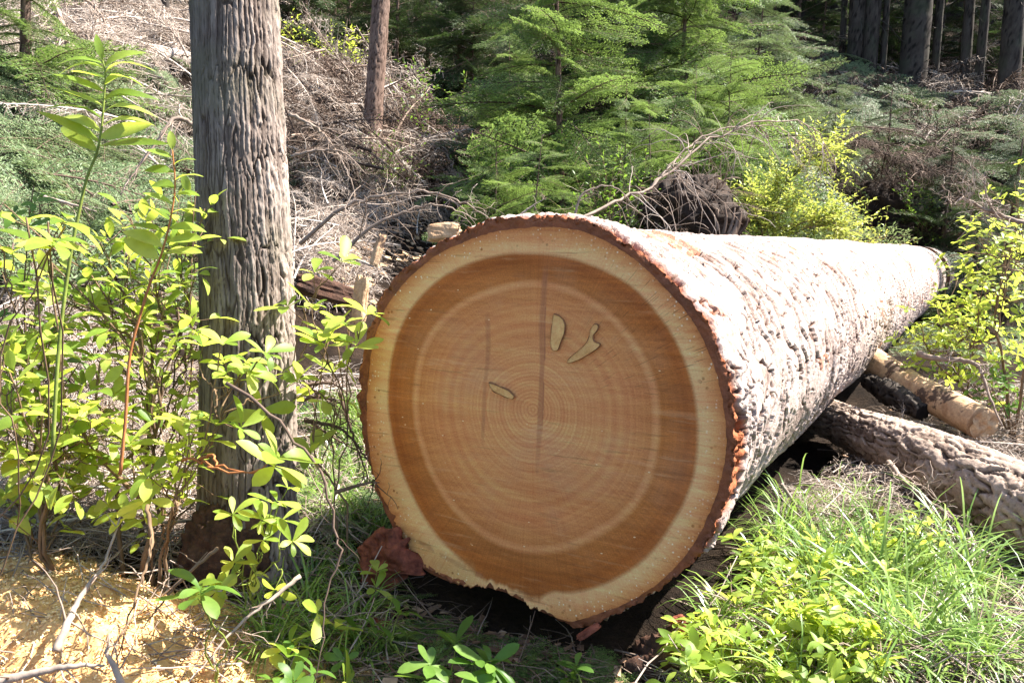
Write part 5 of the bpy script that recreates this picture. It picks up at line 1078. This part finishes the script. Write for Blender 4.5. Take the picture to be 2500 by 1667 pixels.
# ------------------------------------------------------------------ sawdust heap
def sawdust():
    c0 = hit(240, 1430, 1.0); n = 190; xs = np.linspace(-.95, .72, n); ys = np.linspace(-.75, .42, n); X, Y = np.meshgrid(xs + c0[0], ys + c0[1])
    dx = (X - c0[0]); dy = (Y - c0[1]); p = np.stack([X, Y, 0 * X], -1)
    rr = np.hypot(np.where(dx > 0, dx / .62, dx / .85), np.where(dy > 0, dy / .30, dy / .62)) + (fbm(p * 5, 3, 4) - .5) * .7
    h = sstep(1.0, .2, rr) * .07 + (fbm(p * 14, 5, 4) - .5) * .045 * sstep(1.1, .7, rr) - .03 * sstep(.85, 1.1, rr) + (fbm(p * 60, 8, 3) - .5) * .016
    Z = ground(X, Y) + h; V = np.stack([X, Y, Z], -1).reshape(-1, 3); i = np.arange(n - 1)[:, None] * n; j = np.arange(n - 1)[None]
    mb = MB(); mb.add(V, np.stack([i + j, i + j + 1, i + n + j + 1, i + n + j], -1).reshape(-1, 4))
    rng = np.random.default_rng(9); idx = rng.integers(0, n * n, 42000); idx = idx[(rr.ravel()[idx] < .98)]
    Xd = unit(rng.normal(size=(len(idx), 3)) * [1, 1, .45]); Zd = unit(rng.normal(size=(len(idx), 3)) * .6 + [0, 0, 1]); fl2 = (np.array([(-.5, -.2, 0), (.1, -.26, .09), (.5, -.12, 0), (.5, .14, 0), (.1, .22, .09), (-.5, .18, 0)]), np.array([(0, 1, 4, 5), (1, 2, 3, 4)]), np.zeros((0, 3), int))
    replicate(mb, fl2, basis(Xd, Zd, rng.uniform(.003, .011, len(idx))), V[idx] + np.stack([rng.normal(size=len(idx)) * .004, rng.normal(size=len(idx)) * .004, rng.uniform(0, .008, len(idx))], -1))
    tag(mb.build("sawdust_heap", M_DUST), "golden sawdust heaped on the ground at lower left", None, None, "stuff")
sawdust()

# ------------------------------------------------------------------ wood scraps and the rotten stump
def chunk(label, c, ax, size, seed, mat=M_CHUNK, name="wood_chunk", cat="wood chunk"):
    rng = np.random.default_rng(seed); n = 28; th = np.arange(n) * 2 * pi / n; ks = np.linspace(-1, 1, 16); ax = unit(ax); a = unit(np.cross(ax, [.2, .3, 1])); b_ = np.cross(ax, a)
    sq = 1 / np.maximum(np.abs(np.cos(th)), np.abs(np.sin(th))) ** .75
    g = np.stack([np.cos(th)[None] * 2 + 0 * ks[:, None], np.sin(th)[None] * 2 + 0 * ks[:, None], ks[:, None] * 1.2 + 0 * th[None]], -1) + seed
    rad = sq[None] * (.7 + .6 * fbm(g, seed, 4)) * (1 - .25 * np.abs(ks[:, None]) ** 6); jag = (fbm(g * 3, seed + 1, 3) - .5) * .5 * np.abs(ks[:, None]) ** 3
    V = c + ax * ((ks[:, None] * (1 + jag)) * size[0])[..., None] + a * (np.cos(th)[None] * rad * size[1])[..., None] + b_ * (np.sin(th)[None] * rad * size[2])[..., None]
    i = np.arange(15)[:, None] * n; j = np.arange(n)[None]; j2 = (j + 1) % n; mb = MB(); V = np.vstack([V.reshape(-1, 3), c - ax * size[0] * .9, c + ax * size[0] * .9]); k = np.arange(n)
    mb.add(V, np.stack([i + j, i + j2, i + n + j2, i + n + j], -1).reshape(-1, 4), np.vstack([np.stack([k, 0 * k + 16 * n, (k + 1) % n], -1), np.stack([15 * n + k, 15 * n + (k + 1) % n, 0 * k + 16 * n + 1], -1)]))
    return tag(mb.build(name, mat, None, False), label, cat)
chunk("tan split block of wood peeping over the left shoulder of the log", at(1020, 535, 3.75), [1, -.1, .05], (.07, .03, .04), 701)
chunk("upright yellow splinter standing left of the log", at(828, 690, 2.75), [.12, .1, 1], (.075, .022, .016), 702, M_PEEL)
chunk("brown split log end lying behind the standing tree, left of the sawn end", at(745, 665, 2.95), [1, .5, -.35], (.10, .03, .035), 704, M_ROT)
chunk("orange splinter in the pale chips behind the log", at(868, 575, 3.2), [.3, .2, 1], (.06, .016, .014), 706, M_PEEL)
chunk("small red bark flake under the lowest point of the log", at(1352, 1450, 2.05), [.8, .1, .5], (.03, .012, .008), 708, M_REDBARK, "bark_flake", "bark")
chunk("dark bark scrap on the shaded ground left of the bare stem's foot", hit(828, 1480, 1.2), [.2, .6, .1], (.10, .04, .012), 709, M_REDBARK, "bark_flake", "bark")
st = thing("rotten_stump", hit(1560, 1530, 1.2), "crumbling dark rotten stump with reddish crumbs at the bottom edge", "stump")
c = hit(1560, 1530, 1.2); ph = np.linspace(.02, pi - .02, 34); t2 = np.arange(60) * 2 * pi / 60
dirs = np.stack([np.sin(ph)[:, None] * np.cos(t2), np.sin(ph)[:, None] * np.sin(t2), np.cos(ph)[:, None] * np.ones(60)], -1)
V = c + np.array([0, 0, -.02]) + dirs * (.35 + .8 * fbm(dirs * 3.2, 44, 3) + .55 * (1 - np.abs(2 * fbm(dirs * 8, 47, 4) - 1)))[..., None] * np.array([.105, .09, .085]); i = np.arange(33)[:, None] * 60; j = np.arange(60)[None]; j2 = (j + 1) % 60
mb = MB(); mb.add(V.reshape(-1, 3), np.stack([i + j, i + 60 + j, i + 60 + j2, i + j2], -1).reshape(-1, 4)); mb.build("crumbling_wood", M_ROT, st)
for k, (x, y) in enumerate([(1548, 1500), (1565, 1518), (1535, 1540)]):
    o = chunk("", hit(x, y, 1.2) + [0, -.03, .09], [1, .2, .4], (.018, .012, .012), 720 + k, M_REDBARK, "red_crumb", "x"); o.parent = st; o.matrix_parent_inverse = st.matrix_basis.inverted(); del o["category"]
